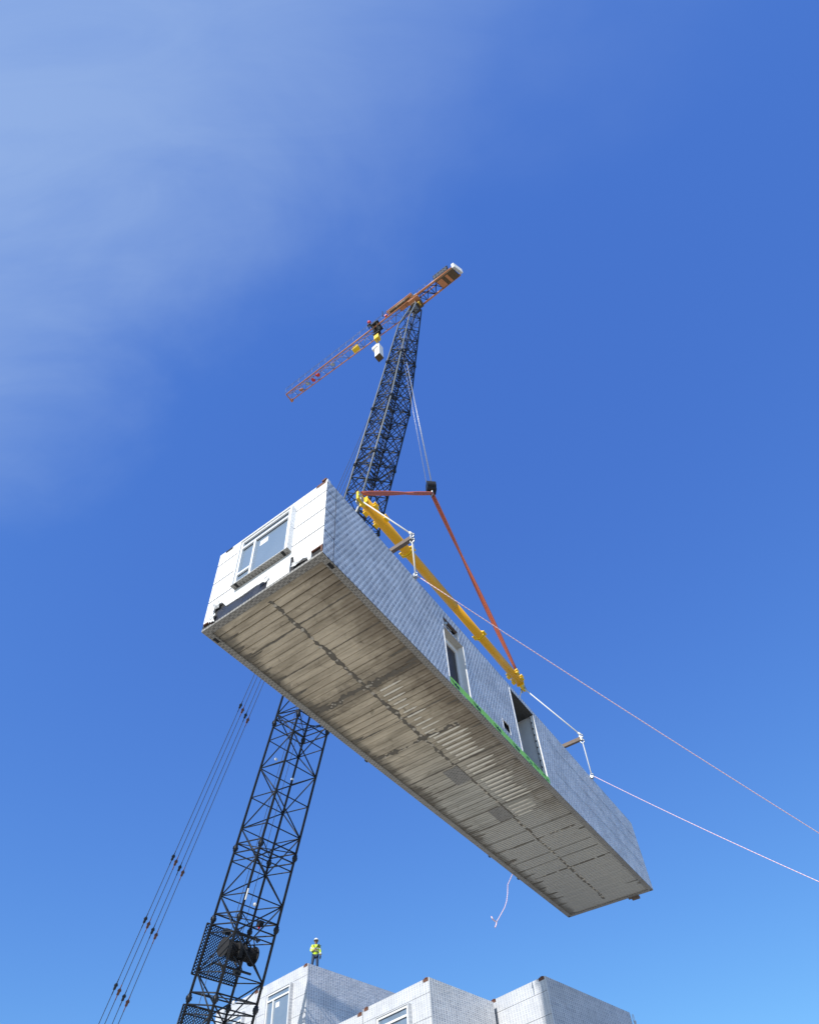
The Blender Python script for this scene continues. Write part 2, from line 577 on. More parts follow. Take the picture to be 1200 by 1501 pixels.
# ---- underside: ribbed deck
pitch, gw, gd = .21, .018, .035
s = MB()
zb = .045
u = .172
ends = (.172, L_ - .165)
va, vb = .165, 3.435
while u < ends[1] - .01:
    gw = .010 + .016 * rnd() ** 1.5 if u < 11 else .022
    u2 = min(u + pitch - gw, ends[1])
    if u > 11.2:                                # the far half shows finer, softer ribs
        mid = (u + u2) / 2
        h = .03
        s.face([P(u, va, zb), P(u, vb, zb), P(mid - .02, vb, zb), P(mid - .02, va, zb)], [(u, va), (u, vb), (mid - .02, vb), (mid - .02, va)])
        s.face([P(mid - .02, va, zb), P(mid - .02, vb, zb), P(mid, vb, zb + h), P(mid, va, zb + h)], [(mid - .02, va), (mid - .02, vb), (mid, vb), (mid, va)])
        s.face([P(mid, va, zb + h), P(mid, vb, zb + h), P(mid + .02, vb, zb), P(mid + .02, va, zb)], [(mid, va), (mid, vb), (mid + .02, vb), (mid + .02, va)])
        s.face([P(mid + .02, va, zb), P(mid + .02, vb, zb), P(u2, vb, zb), P(u2, va, zb)], [(mid + .02, va), (mid + .02, vb), (u2, vb), (u2, va)])
    else:
        s.face([P(u, va, zb), P(u, vb, zb), P(u2, vb, zb), P(u2, va, zb)], [(u, va), (u, vb), (u2, vb), (u2, va)])
    u3 = min(u2 + gw, ends[1])
    if u3 > u2:
        q = zb + gd
        s.face([P(u2, va, zb), P(u2, vb, zb), P(u2 + .004, vb, q), P(u2 + .004, va, q)], [(u2, va), (u2, vb), (u2, vb), (u2, va)])
        s.face([P(u2 + .004, va, q), P(u2 + .004, vb, q), P(u3 - .004, vb, q), P(u3 - .004, va, q)], [(u2, va), (u2, vb), (u3, vb), (u3, va)])
        s.face([P(u3 - .004, va, q), P(u3 - .004, vb, q), P(u3, vb, zb), P(u3, va, zb)], [(u3, va), (u3, vb), (u3, vb), (u3, va)])
    u = u3


def jag(mb, u0, v0, u1, v1, wd, jit, step=.07, gap=0.0, dz=.003):
    """ragged ribbon on the underside from (u0,v0) to (u1,v1)"""
    n = max(2, int(math.hypot(u1 - u0, v1 - v0) / step))
    du, dv = (u1 - u0) / n, (v1 - v0) / n
    ln = math.hypot(du, dv)
    pu, pv = -dv / ln, du / ln
    off = []
    x_, y_ = rnd() - .5, rnd() - .5
    for _ in range(n + 1):
        x_, y_ = x_ * .72 + (rnd() - .5) * .7, y_ * .72 + (rnd() - .5) * .7
        off.append((max(.006, wd / 2 + x_ * jit), max(.006, wd / 2 + y_ * jit)))
    z = zb - dz
    for i in range(n):
        if rnd() < gap:
            continue
        a, b_ = off[i], off[i + 1]
        x0, y0, x1, y1 = u0 + du * i, v0 + dv * i, u0 + du * (i + 1), v0 + dv * (i + 1)
        mb.face([P(x0 - pu * a[0], y0 - pv * a[0], z), P(x0 + pu * a[1], y0 + pv * a[1], z),
                 P(x1 + pu * b_[1], y1 + pv * b_[1], z), P(x1 - pu * b_[0], y1 - pv * b_[0], z)])


s.parts.append((len(s.f), 'wetjoint'))
jag(s, .3, 1.82, 8.0, 1.82, .085, .085, step=.04)
jag(s, 8.0, 1.86, 11.5, 1.86, .05, .05)
jag(s, 11.5, 1.83, 19.0, 1.80, .07, .06, gap=.12)
for uj, w0, jt in ((1.23, .035, .04), (2.28, .03, .03), (5.35, .03, .035), (7.93, .05, .02), (8.79, .05, .02), (10.63, .05, .02), (11.53, .04, .02)):
    jag(s, uj, .2, uj, 1.75, w0, jt, dz=.006)
    jag(s, uj - .03, 1.85, uj - .03, 3.38, w0, jt, dz=.006)
for uj, a, b_ in ((3.75, .3, 3.3), (6.35, .2, 2.9)):
    jag(s, uj, a, uj + .05, b_, .11, .17, step=.05, gap=.05, dz=.006)
for uj, a, b_ in ((13.21, .5, 3.2), (15.76, .3, 3.2)):
    jag(s, uj, a, uj, b_, .055, .05, step=.1, gap=.18, dz=.006)
for uj in (12.5, 14.3, 14.9):
    jag(s, uj, .3, uj, 3.3, .025, .01, dz=.006)
# damp fringes along both edges
for _ in range(105):
    uu = .3 + rnd() * 18.8
    ln = .08 + rnd() ** 2 * .5
    ww = .02 + rnd() * .07
    z = zb - .008 - _ * .00002
    if rnd() < .75:
        s.face([P(uu, .168, z), P(uu + ww * .4, .168 + ln, z), P(uu + ww, .168 + ln * .8, z), P(uu + ww * 1.5, .168, z)])
    else:
        s.face([P(uu, 3.43, z), P(uu + ww * 1.5, 3.43, z), P(uu + ww, 3.43 - ln * .8, z), P(uu + ww * .4, 3.43 - ln, z)])
# cement streaks between the grooves
s.parts.append((len(s.f), 'laitance'))


def streak(uc, v0, v1, wd):
    n = 9
    z = zb - .013
    pts_a, pts_b = [], []
    for i in range(n + 1):
        v = lerp(v0, v1, i / n)
        k = wd / 2 * (1 if i < n - 1 else (.75 if i == n - 1 else .3)) * (.85 + .3 * rnd())
        pts_a.append((uc - k, v))
        pts_b.append((uc + k, v))
    for i in range(n):
        a, b_, c_, d_ = pts_a[i], pts_b[i], pts_b[i + 1], pts_a[i + 1]
        s.face([P(a[0], a[1], z), P(d_[0], d_[1], z), P(c_[0], c_[1], z), P(b_[0], b_[1], z)])


for k in range(30):
    uc = 6.55 + k * .21 - .02
    if uc > 10.6:
        break
    if min(abs(uc - q) for q in (7.93, 8.79)) < .1:
        continue
    streak(uc, 1.98 + rnd() * .12, 2.86 + .1 * math.sin(k * 1.1) + rnd() * .1, .075)
for k in range(12):
    streak(4.1 + k * .21, 1.95 + rnd() * .1, 2.25 + rnd() * .45, .06)
for k in range(4):
    streak(10.86 + k * .21, 2.0, 2.5 + rnd() * .3, .05)
s.parts.append((len(s.f), 'mortar'))
for k in range(62):
    uu = .45 + k * .3 + rnd() * .08
    if 8.0 < uu < 8.9 or 10.6 < uu < 11.6:
        continue
    r_ = .022 + .02 * rnd()
    s.blob(P(uu, 1.82 + (rnd() - .5) * .07, zb), r_, (1.4, 1.4, .6), .8)
for uj in (13.21, 15.76, 3.75, 6.35):
    for k in range(10):
        s.blob(P(uj + (rnd() - .5) * .14, .5 + rnd() * 2.6, zb), .016 + .014 * rnd(), (1.4, 1.4, .6), .8)
deck = s.build('floor_deck', 'deck', mod)
# two square inspection patches
for u0 in (8.01, 10.64):
    s = MB()
    s.box(P(u0, 1.36, zb - .02), U * .83, V * .5, Z * .03)
    s.build('cover_patch', 'wrap_strip', deck)
# framing channel round the deck
s = MB()


def strip(a, b_, c_, d_):
    s.face([P(a, c_, 0), P(a, d_, 0), P(b_, d_, 0), P(b_, c_, 0)], [(a, c_), (a, d_), (b_, d_), (b_, c_)])


strip(.0, L_, .0, .165)
strip(.0, L_, 3.435, 3.597)
strip(.0, .17, .165, 3.435)
strip(L_ - .16, L_, .165, 3.435)
zt = .1
s.face([P(.17, .165, 0), P(L_ - .16, .165, 0), P(L_ - .16, .165, zt), P(.17, .165, zt)], [(0, 0), (19, 0), (19, .1), (0, .1)])
s.face([P(.17, 3.435, 0), P(.17, 3.435, zt), P(L_ - .16, 3.435, zt), P(L_ - .16, 3.435, 0)], [(0, 0), (0, .1), (19, .1), (19, 0)])
s.face([P(.17, .165, 0), P(.17, .165, zt), P(.17, 3.435, zt), P(.17, 3.435, 0)], [(0, 0), (0, .1), (3, .1), (3, 0)])
s.face([P(L_ - .16, .165, 0), P(L_ - .16, 3.435, 0), P(L_ - .16, 3.435, zt), P(L_ - .16, .165, zt)], [(0, 0), (3, 0), (3, .1), (0, .1)])
s.face([P(0, 0, 0), P(0, W_, 0), P(0, W_, .07), P(0, 0, .07)], [(0, 0), (3.6, 0), (3.6, .07), (0, .07)])
frame = s.build('edge_frame', 'wrap_strip', mod)
s = MB()
s.box(P(.28, 3.475, -.004), U * .17, V * .085, Z * .01)
s.box(P(.30, .045, -.004), U * .16, V * .08, Z * .01)
s.box(P(L_ - .12, 3.49, -.004), U * .09, V * .07, Z * .01)
s.box(P(L_ - .12, .04, -.004), U * .09, V * .07, Z * .01)
s.each('lifting_slot', 'black', frame)
for uu, vv, ll in ((L_ + .01, 2.7, .3),):
    s = MB()
    s.box(P(uu - .02, vv, -.10), U * .12, V * ll, Z * .10)
    s.box(P(uu - .02, vv - .12, -.05), U * .05, V * .12, Z * .05)
    s.build('bracket', 'timber', mod, .008)
s = MB()
for uu in (13.1, 15.2, 6.1):
    s.box(P(uu, -.05, .0), U * .1, V * .05, Z * .06)
s.each('rear_clip', 'steel', mod)

# ---- the white end with the window
s = MB()
s.face([P(.03, 0, .07), P(.03, W_, .07), P(.03, W_, H_), P(.03, 0, H_)])
s.build('end_frame', 'black', mod)
# cladding sheet with a torn lower edge, built of panels that share a face plane but are laid in courses
clad_low = [(0, .27), (.26, .25), (.30, .62), (.44, .70), (.55, .66), (.70, .43), (1.2, .41), (1.72, .43), (1.80, .46), (1.86, .40), (2.02, .27), (2.0, .08),
            (2.66, .08), (2.66, .62), (2.74, .60), (2.80, .26), (3.0, .22), (3.16, .17), (3.20, .07), (3.275, .07), (3.275, .33), (3.595, .33)]
courses = [(.0, 1.005), (1.040, 1.735), (1.770, 2.485), (2.520, 3.0)]
s = MB()
low = clad_low + [(3.595, courses[0][1]), (0, courses[0][1])]
import mathutils.geometry as mg
th = .032
pts3 = [Vector((q[0], q[1], 0)) for q in low]
tri = mg.tessellate_polygon([pts3])
for tr in tri:
    a, b_, c_ = [low[i] for i in tr]
    if (b_[0] - a[0]) * (c_[1] - a[1]) - (b_[1] - a[1]) * (c_[0] - a[0]) < 0:
        b_, c_ = c_, b_
    s.face([P(-.002, *a), P(-.002, *b_), P(-.002, *c_)], [a, b_, c_])
for i in range(len(low)):
    a, b_ = low[i], low[(i + 1) % len(low)]
    s.face([P(-.002, *a), P(.03, *a), P(.03, *b_), P(-.002, *b_)], [a, a, b_, b_])
for z0, z1 in courses[1:]:
    top = z1
    if z1 == 3.0:
        spans = [(0.0, .20, z1 - .0), (.20, .46, z1 - .09), (.46, 3.26, z1), (3.26, 3.56, z1 - .10), (3.56, 3.595, z1)]
    else:
        spans = [(0.0, 3.595, z1)]
    for a, b_, zt_ in spans:
        s.face([P(-.002, a, z0), P(-.002, b_, z0), P(-.002, b_, zt_), P(-.002, a, zt_)], [(a, z0), (b_, z0), (b_, zt_), (a, zt_)])
        s.face([P(-.002, a, zt_), P(-.002, b_, zt_), P(.03, b_, zt_), P(.03, a, zt_)], [(a, z0), (b_, z0), (b_, z0), (a, z0)])
s.face([P(-.002, 0, .27), P(.03, 0, .27), P(.03, 0, 3), P(-.002, 0, 3)])
clad = s.build('end_cladding', 'wrap_end', mod)
# crumpled flaps of torn membrane
s = MB()


def crumple(v0, v1, z0, z1, n=5, amp=.06, out=.05):
    s.cuts.append(len(s.f))
    grid = [[P(-.012 - rnd() * out, lerp(v0, v1, i / n) + (rnd() - .5) * amp, lerp(z0, z1, j / n) + (rnd() - .5) * amp) for j in range(n + 1)] for i in range(n + 1)]
    for i in range(n):
        for j in range(n):
            s.face([grid[i][j], grid[i + 1][j], grid[i + 1][j + 1], grid[i][j + 1]],
                   [(i * .05, j * .05), (i * .05 + .05, j * .05), (i * .05 + .05, j * .05 + .05), (i * .05, j * .05 + .05)])


crumple(.24, .42, .08, .36)
crumple(.27, .52, .52, .74, 4, .07, .08)
crumple(1.76, 2.06, .30, .44, 4, .06, .05)
crumple(2.74, 3.18, .17, .28, 5, .05, .04)
s.each('torn_flap', 'wrap_end', clad)
# black film showing behind the tear
s = MB()
n = 12
for i in range(n):
    v0, v1 = .42 + i * 1.56 / n, .42 + (i + 1) * 1.56 / n
    a0, a1 = .018 * math.sin(i * 1.3), .018 * math.sin((i + 1) * 1.3)
    s.face([P(.004 + a0 * .6, v0, .075), P(.004 + a1 * .6, v1, .075), P(.014 + a1, v1, .24), P(.014 + a0, v0, .24)], None, True)
    s.face([P(.014 + a0, v0, .24), P(.014 + a1, v1, .24), P(.02, v1, .48), P(.02, v0, .48)], None, True)
s.build('black_film', 'rubber', mod)
# corner castings
for (v0, z0, z1) in ((3.28, .075, .31), (.02, .085, .24)):
    s = MB()
    s.box(P(-.012, v0, z1 - .035), U * .06, V * .30, Z * .035)
    s.box(P(-.012, v0 + .27, z0), U * .05, V * .04, Z * (z1 - z0 - .035))
    s.build('corner_casting', 'rust', mod)
s = MB()
s.box(P(.004, 3.27, 2.93), U * .16, V * .29, Z * .12)
s.box(P(-.03, 3.45, 3.03), U * .16, V * .13, Z * .05)
s.build('corner_casting', 'rust', mod)
s = MB()
s.box(P(.004, .21, 2.93), U * .14, V * .24, Z * .10)
s.build('corner_casting', 'black', mod)
s = MB()
s.box(P(.0, 3.57, 2.9), U * .1, V * .04, Z * .14)
s.build('corner_trim', 'white_paint', mod)


# ---- window unit in a projecting wrapped box
def window_unit(root, PP, v0, v1, z0, z1, dep, flip=False, wrapmat='wrap_strip', boxmat='wrap_end'):
    """PP(d, v, z): d metres out of the wall.  Frame with top light, side casement over a low light, fixed main pane."""
    fr = MB()
    t_ = .07

    def bx(mb, va_, vb_, za, zb_, d0, d1):
        a = PP(d0, va_, za)
        mb.box(a, PP(d0, vb_, za) - a, PP(d0, va_, zb_) - a, PP(d1, va_, za) - a)
    # surround box
    sb = MB()
    for va_, vb_, za, zb_ in ((v0, v0 + .055, z0 + .03, z1 - .03), (v1 - .055, v1, z0 + .03, z1 - .03), (v0, v1, z1 - .03, z1)):
        bx(sb, va_, vb_, za, zb_, 0, dep)
    surround = sb.build('window_surround', boxmat, root)
    sb = MB()
    bx(sb, v0 + .003, v1 - .003, z0, z0 + .03, 0, dep - .002)
    sb.build('window_sill', wrapmat, root)
    sb = MB()
    bx(sb, v0 + .0, v0 + .03, z0 + .03, z1 - .01, -.0, .05)
    # black corner tape on the sill
    for va_, vb_ in ((v0 + .1, v0 + .17), (v1 - .2, v1 - .13)):
        bx(sb, va_, vb_, z0 - .004, z0 - .001, .02, dep - .01)
    sb.each('tape', 'black', surround)
    d0, d1 = dep - .10, dep - .03
    a, b_, c_, d_ = v0 + .06, v1 - .06, z0 + .035, z1 - .035
    zt_ = d_ - .30
    vm = a + (b_ - a) * .30
    zl = c_ + .36
    f = .065
    bx(fr, a, a + f, c_, d_, d0, d1)
    bx(fr, b_ - f, b_, c_, d_, d0, d1)
    bx(fr, a + f, b_ - f, d_ - f, d_, d0, d1)
    bx(fr, a + f, b_ - f, c_, c_ + f, d0, d1)
    bx(fr, a + f, b_ - f, zt_ - f / 2, zt_ + f / 2, d0, d1)
    bx(fr, vm - f / 2, vm + f / 2, c_ + f, zt_ - f / 2, d0, d1)
    bx(fr, a + f, vm - f / 2, zl - f / 2, zl + f / 2, d0, d1)
    frame_ = fr.build('window_frame', 'pvc', root)
    panes = [(a + f, b_ - f, zt_ + f / 2, d_ - f), (vm + f / 2, b_ - f, c_ + f, zt_ - f / 2), (a + f, vm - f / 2, zl + f / 2, zt_ - f / 2), (a + f, vm - f / 2, c_ + f, zl - f / 2)]
    for i, (pa, pb, pc, pd) in enumerate(panes):
        g_ = MB()
        bx(g_, pa, pb, pc, pd, d0 - .0, d0 + .02)
        g_.build('pane', 'glass', frame_)
        # dark gasket at the head of each pane
        g_ = MB()
        bx(g_, pa, pb, pd - .012, pd, d0 + .021, d0 + .03)
        g_.build('gasket', 'black', frame_)
        if i == 1:
            g_ = MB()
            bx(g_, pa + .12, pa + .38, pd - .34, pd - .14, d0 + .0215, d0 + .0235)
            g_.build('sticker', 'white_paint', frame_)


window_unit(mod, lambda d, v, z: P(-.002 - d, v, z), .91, 2.66, .83, 2.62, .145)

# ---- openings in the long side
VV = W_


def pb(mb, u0, u1, v0, v1, z0, z1):
    mb.box(P(u0, v0, z0), U * (u1 - u0), V * (v1 - v0), Z * (z1 - z0))


s = MB()                                  # first door niche: reveals
pb(s, 5.97, 6.03, VV - .26, VV - .002, .24, 2.31)
pb(s, 4.89, 4.95, VV - .26, VV - .002, .24, 2.31)
pb(s, 5.88, 5.97, VV - .26, VV - .20, .24, 2.06)
pb(s, 4.95, 5.97, VV - .26, VV - .20, 2.06, 2.25)
dn = s.build('door_surround', 'white_paint', mod)
s = MB()
pb(s, 4.95, 5.97, VV - .3, VV - .003, 2.25, 2.308)
s.build('soffit', 'soffit', dn)
s = MB()
pb(s, 4.95, 5.88, VV - .28, VV - .24, .24, 2.06)
s.build('door', 'door', dn)
s = MB()                                  # small hatch above it with a silver duct inside
pb(s, 5.78, 5.82, VV - .30, VV - .002, 2.31, 2.68)
pb(s, 4.96, 5.0, VV - .30, VV - .002, 2.31, 2.68)
hatch = s.each('hatch_lining', 'white_paint', mod)[0]
s = MB()
pb(s, 5.0, 5.78, VV - .60, VV - .57, 2.31, 2.70)
pb(s, 5.0, 5.78, VV - .57, VV - .085, 2.69, 2.71)
pb(s, 5.0, 5.78, VV - .57, VV - .31, 2.30, 2.31)
s.build('hatch_back', 'black', hatch)
s = MB()
pb(s, 5.0, 5.78, VV - .08, VV - .004, 2.68, 2.71)
s.build('hatch_head', 'timber', hatch)
s = MB()
s.tube([P(5.06, VV - .05, 2.60), P(5.28, VV - .10, 2.42), P(5.55, VV - .12, 2.38)], .03, 8)
s.tube([P(5.03, VV - .05, 2.50), P(5.5, VV - .06, 2.54)], .016, 6)
s.blob(P(5.2, VV - .06, 2.60), .085, (.8, .5, 1), .3)
s.each('duct', 'galv', hatch)
s = MB()                                  # wide opening: room behind it
pb(s, 10.58, 10.66, .4, VV - .12, .24, 2.83)
pb(s, 8.82, 8.90, .4, VV - .12, .24, 2.83)
pb(s, 8.82, 10.66, .3, .4, .24, 2.83)
room = s.build('room_wall', 'plaster', mod)
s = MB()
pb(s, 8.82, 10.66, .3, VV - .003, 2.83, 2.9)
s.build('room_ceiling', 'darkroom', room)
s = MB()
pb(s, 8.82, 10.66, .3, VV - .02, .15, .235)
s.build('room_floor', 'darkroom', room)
s = MB()
pb(s, 10.53, 10.60, VV - .115, VV + .003, .24, 2.80)
pb(s, 8.88, 8.93, VV - .12, VV + .012, .24, 2.83)
jamb = s.each('opening_trim', 'white_paint', mod)[0]
s = MB()
pb(s, 10.55, 10.575, VV - .135, VV - .102, .26, 2.80)
for k in range(9):
    pb(s, 10.522, 10.53, VV - .115, VV - .085, .4 + k * .26, .46 + k * .26)
s.each('gasket', 'black', jamb)
s = MB()
pb(s, 5.975, 6.03, VV - .002, VV + .012, .24, 2.24)
pb(s, 4.925, 4.95, VV - .002, VV + .012, .24, 2.7)
s.each('opening_trim', 'white_paint', mod)
s = MB()                                  # little service hole
pb(s, 7.86, 8.25, VV - .2, VV - .17, .45, .80)
vent = s.build('service_hole', 'black', mod)
s = MB()
for q in range(3):
    s.tube([P(7.93 + q * .1, VV - .15, .5), P(7.98 + q * .09, VV - .05, .62), P(8.02 + q * .07, VV - .12, .76)], .014, 5)
s.each('pipe_end', 'steel_grey', vent)
s = MB()
for a, b_, c_, d_ in ((7.83, 7.86, .43, .82), (8.25, 8.28, .43, .82), (7.86, 8.25, .80, .82), (7.86, 8.25, .43, .45)):
    pb(s, a, b_, VV - .02, VV + .006, c_, d_)
s.each('hole_edge', 'white_paint', vent)

# ---- green tape strip with black marks
s = MB()
n = 24
for i in range(n):
    a, b_ = 4.94 + i * 5.65 / n, 4.94 + (i + 1) * 5.65 / n
    o0, o1 = .006 + .004 * math.sin(i * 1.9), .006 + .004 * math.sin((i + 1) * 1.9)
    s.face([P(a, VV + .004, .035), P(b_, VV + .004, .035), P(b_, VV + o1 + .004, .25 + .008 * math.sin(i * .8 + .8)), P(a, VV + o0 + .004, .25 + .008 * math.sin(i * .8))], None, True)
tape = s.build('green_tape', 'greenish', mod)
s = MB()
BIRD = [(-.20, .055), (-.13, .05), (-.03, -.005), (.0, .045), (.06, .055), (.07, .0), (.13, .03), (.17, .02), (.20, -.06), (.12, -.065), (.06, -.05), (-.02, -.045), (-.10, -.01)]
for uc in (5.17, 6.25, 7.35, 8.44):
    s.cuts.append(len(s.f))
    s.face([P(uc + x_, VV + .0155, .125 + y_) for x_, y_ in BIRD][::1])
s.each('arrow_mark', 'ink', tape)
s = MB()
for uc, zc in ((9.16, .17), (9.33, .10), (9.62, .19), (9.80, .17), (10.22, .17), (10.40, .09)):
    s.cuts.append(len(s.f))
    for k in range(4):
        hh = .02 + rnd() * .03
        s.face([P(uc - .07 + k * .045, VV + .0155, zc - hh), P(uc - .05 + k * .045, VV + .0155, zc - hh), P(uc - .045 + k * .045, VV + .0155, zc + hh), P(uc - .065 + k * .045, VV + .0155, zc + hh)])
    s.face([P(uc - .07, VV + .016, zc - .03), P(uc + .08, VV + .016, zc - .03), P(uc + .08, VV + .016, zc - .018), P(uc - .07, VV + .016, zc - .018)])
s.each('small_print', 'ink_green', tape)

# ------------------------------------------------------------------ spreader beam, bars and slings
BZ = 8.98
beam = thing('spreader_beam', 'long yellow tubular lifting beam slung above the hanging module', 'lifting beam', P(9.4, 1.8, BZ))
s = MB()
s.tube([P(3.75, 1.8, BZ), P(9.6, 1.8, BZ)], .185, 20)
s.tube([P(9.6, 1.8, BZ), P(15.2, 1.8, BZ)], .175, 20)
s.build('tube', 'yellow', beam)
for uc, r_ in ((6.37, .235), (11.6, .225)):
    s = MB()
    s.disc(P(uc - .04, 1.8, BZ), U, r_, .035)
    s.disc(P(uc + .04, 1.8, BZ), U, r_, .035)
    for d_ in (V, -V):
        s.cbox(P(uc, 1.8, BZ) + d_ * r_ * .95, U * .26, d_ * .14, d_.cross(U) * .05)
    s.build('flange', 'lug', beam)
for uc in (4.15, 4.75, 14.5, 14.95):
    s = MB()
    for sy_, sz_ in ((1, 1), (1, -1), (-1, 1), (-1, -1)):
        d_ = (V * sy_ + Z * sz_ * .35).normalized()
        s.cbox(P(uc, 1.8, BZ) + d_ * .225, U * .2, d_ * .15, d_.cross(U) * .05)
    s.build('lug', 'lug', beam)
for uc, sg in ((3.6, -1), (15.35, 1)):
    s = MB()
    s.cbox(P(uc, 1.8, BZ - .06), U * .42, V * .09, Z * .46)
    s.cbox(P(uc - sg * .16, 1.8, BZ), U * .06, V * .34, Z * .34)
    e_ = s.build('end_plate', 'lug', beam, .01)
    s = MB()
    for dv in (-.1, .1):
        c_ = P(uc + sg * .08, 1.8 + dv, BZ - .28)
        ring = [c_ + U * (.07 * math.cos(k * math.pi / 5)) + Z * (.11 * math.sin(k * math.pi / 5)) for k in range(11)]
        s.tube(ring, .022, 6)
    c_ = P(uc + sg * .02, 1.8, BZ + .25)
    s.tube([c_ + U * (.08 * math.cos(k * math.pi / 5)) + Z * (.12 * math.sin(k * math.pi / 5)) for k in range(11)], .028, 6)
    s.tube([P(uc + sg * .15, 1.71, BZ - .05), P(uc + sg * .15, 1.89, BZ - .05)], .05, 8)
    s.build('shackle', 'galv', beam)

bars = {}
for nm, ub, zb_, lab in (('n', 3.72, 5.03, 'brown cross bar held by white slings nearest the window end of the module'),
                         ('f', 15.75, 5.15, 'brown cross bar held by white slings at the windowless far end of the module')):
    bt = thing('cross_bar', lab, 'spreader bar', P(ub, 1.8, zb_), 'cross bars under the lifting beam')
    s = MB()
    s.box(P(ub - .06, -.02, zb_ - .08), U * .12, V * 3.6, Z * .16)
    s.build('bar', 'timber', bt, .008)
    for vv in (.0, 3.6):
        s = MB()
        for kz in (.12, -.14):
            c_ = P(ub, vv, zb_ + kz)
            s.tube([c_ + V * (.075 * math.cos(k * math.pi / 5)) + Z * (.1 * math.sin(k * math.pi / 5)) for k in range(11)], .024, 6)
        s.cbox(P(ub, vv, zb_), U * .15, V * .05, Z * .2)
        s.build('shackle', 'galv', bt)
    bars[nm] = (ub, zb_)
for ue, (ub, zb_), lu, end in ((3.6, bars['n'], 3.62, 'window'), (15.35, bars['f'], 15.42, 'windowless')):
    for vv, sd_ in ((3.6, 'blue side'), (0.0, 'hidden rear side')):
        top = P(ue, 1.8 + (.1 if vv > 1 else -.1), BZ - .36)
        mid = P(ub, vv, zb_ + .2)
        o = MB().tube([top, mid], .026, 6)
        for k in range(3):
            a = lerp(mid, top, .01 + k * .012)
            o.blob(a, .05, (1, 1, 1), .5)
        tag(o.build('beam_sling', 'rope_white', origin=mid), f'white sling slanting from the yellow beam to the cross bar, {end} end, {sd_}', 'sling', 'white slings under the beam')
        a, b_ = P(ub, vv, zb_ - .24), P(lu, vv + (.05 if vv > 1 else -.05), H_ + .14)
        mid2 = lerp(a, b_, .3)
        o = MB()
        o.tube([a + U * .03, mid2 + U * .02, b_ + U * .008], .018, 6)
        o.tube([a - U * .03, mid2 - U * .02, b_ - U * .008], .018, 6)
        ch = o.build('drop_sling', 'rope_white', origin=b_)
        tag(ch, f'white doubled drop sling from cross bar to module roof, {end} end, {sd_}', 'sling', 'white slings under the beam')
        s = MB()
        c_ = b_ - Z * .06
        s.tube([c_ + V * (.06 * math.cos(k * math.pi / 5)) + Z * (.09 * math.sin(k * math.pi / 5)) for k in range(11)], .022, 6)
        s.cbox(b_ - Z * .14, U * .12, V * .06, Z * .1)
        s.build('shackle', 'galv', ch)

# hook block and red slings
HK = P(9.1, 1.8, 17.12)
hb = thing('hook_block', 'black crane hook block where the two red slings meet', 'hook block', HK)
HX, HY = Vector((.985, .17, 0)), Vector((-.17, .985, 0))
s = MB()
for dv in (-.15, -.05, .05, .15):
    s.disc(HK + HX * dv + Z * .52, HX, .27, .07, 18)
s.each('sheave', 'black', hb)
s = MB()
for dv in (-.2, -.1, 0, .1, .2):
    s.prism([HK + HX * (dv - .012) + HY * a + Z * z for a, z in ((-.2, .1), (.2, .1), (.27, .3), (.25, .62), (.14, .84), (-.14, .84), (-.25, .62), (-.27, .3))], HX, .024)
s.cbox(HK + Z * .18, HX * .46, HY * .3, Z * .2)
s.each('cheek_plate', 'steel', hb)
s = MB()
s.tube([HK + Z * .12, HK - Z * .02], .06, 8)
s.tube([HK + HY * (.13 * math.cos(k * math.pi / 8)) + Z * (-.12 + .13 * math.sin(k * math.pi / 8)) for k in range(-11, 6)], .045, 8)
s.build('hook', 'galv', hb)
for ue, lab in ((3.62, 'doubled red lifting sling running level from the hook to the beam end over the window'),
                (15.33, 'doubled red lifting sling running steeply from the hook to the lower beam end')):
    b_ = P(ue, 1.8, BZ + .36)
    o = MB()
    for k in (-1, 1):
        pts = []
        for i in range(13):
            t_ = i / 12
            p = lerp(HK - Z * .1, b_, t_)
            tw = t_ * 5
            p = p + (V * math.cos(tw) + Z * math.sin(tw)) * .055 * k * (1 - .4 * abs(t_ - .5))
            pts.append(p)
        o.tube(pts, .058, 7)
    tag(o.build('lifting_sling', 'sling', origin=HK), lab, 'sling', 'red slings on the hook')

# tag lines


def rope(name, pts, rad, mat, label, cat='rope', group=None):
    o = MB().tube(pts, rad, 6)
    return tag(o.build(name, mat, origin=pts[0]), label, cat, group)


def catenary(a, b_, sag, n=24):
    return [lerp(a, b_, i / n) - Z * sag * 4 * (i / n) * (1 - i / n) for i in range(n + 1)]


A1 = P(3.66, 3.67, 3.07)
D1 = EYE + Vector((.50182, .75682, .41864)) * 22 + Z * .50
rope('tag_line', catenary(A1, A1 + (D1 - A1) * 2.9, .55), .0125, 'pink', 'pink and white tag line tied below the cross bar near the window end', 'rope', 'tag lines')
A2 = P(15.44, 3.67, 3.09)
D2 = EYE + Vector((.49095, .7889, .3695)) * 24 + Z * .48
rope('tag_line', catenary(A2, A2 + (D2 - A2) * 2.6, .5), .0125, 'pink', 'pink tag line tied below the cross bar at the windowless end', 'rope', 'tag lines')
pts = [P(15.42, -.06, 3.0), P(15.3, -.1, 1.5), P(15.05, -.1, .2), P(15.34, -0.52, -.01), P(15.20, -0.52, -.4), P(15.01, -0.52, -.78), P(14.75, -0.52, -1.12), P(14.45, -0.52, -1.42), P(14.15, -0.52, -1.72), P(13.93, -0.52, -1.92)]
o = MB().tube(pts, .013, 6)
o.tube([P(13.93, -0.52, -1.92), P(13.73, -0.54, -1.9), P(13.65, -0.54, -1.82)], .02, 6)
o.tube([P(13.95, -0.52, -1.9), P(13.85, -0.50, -2.05), P(13.77, -0.52, -2.17)], .02, 6)
tag(o.build('tag_line', 'pink', origin=pts[0]), 'short loose pink rope end dangling under the rear edge of the module', 'rope', 'tag lines')

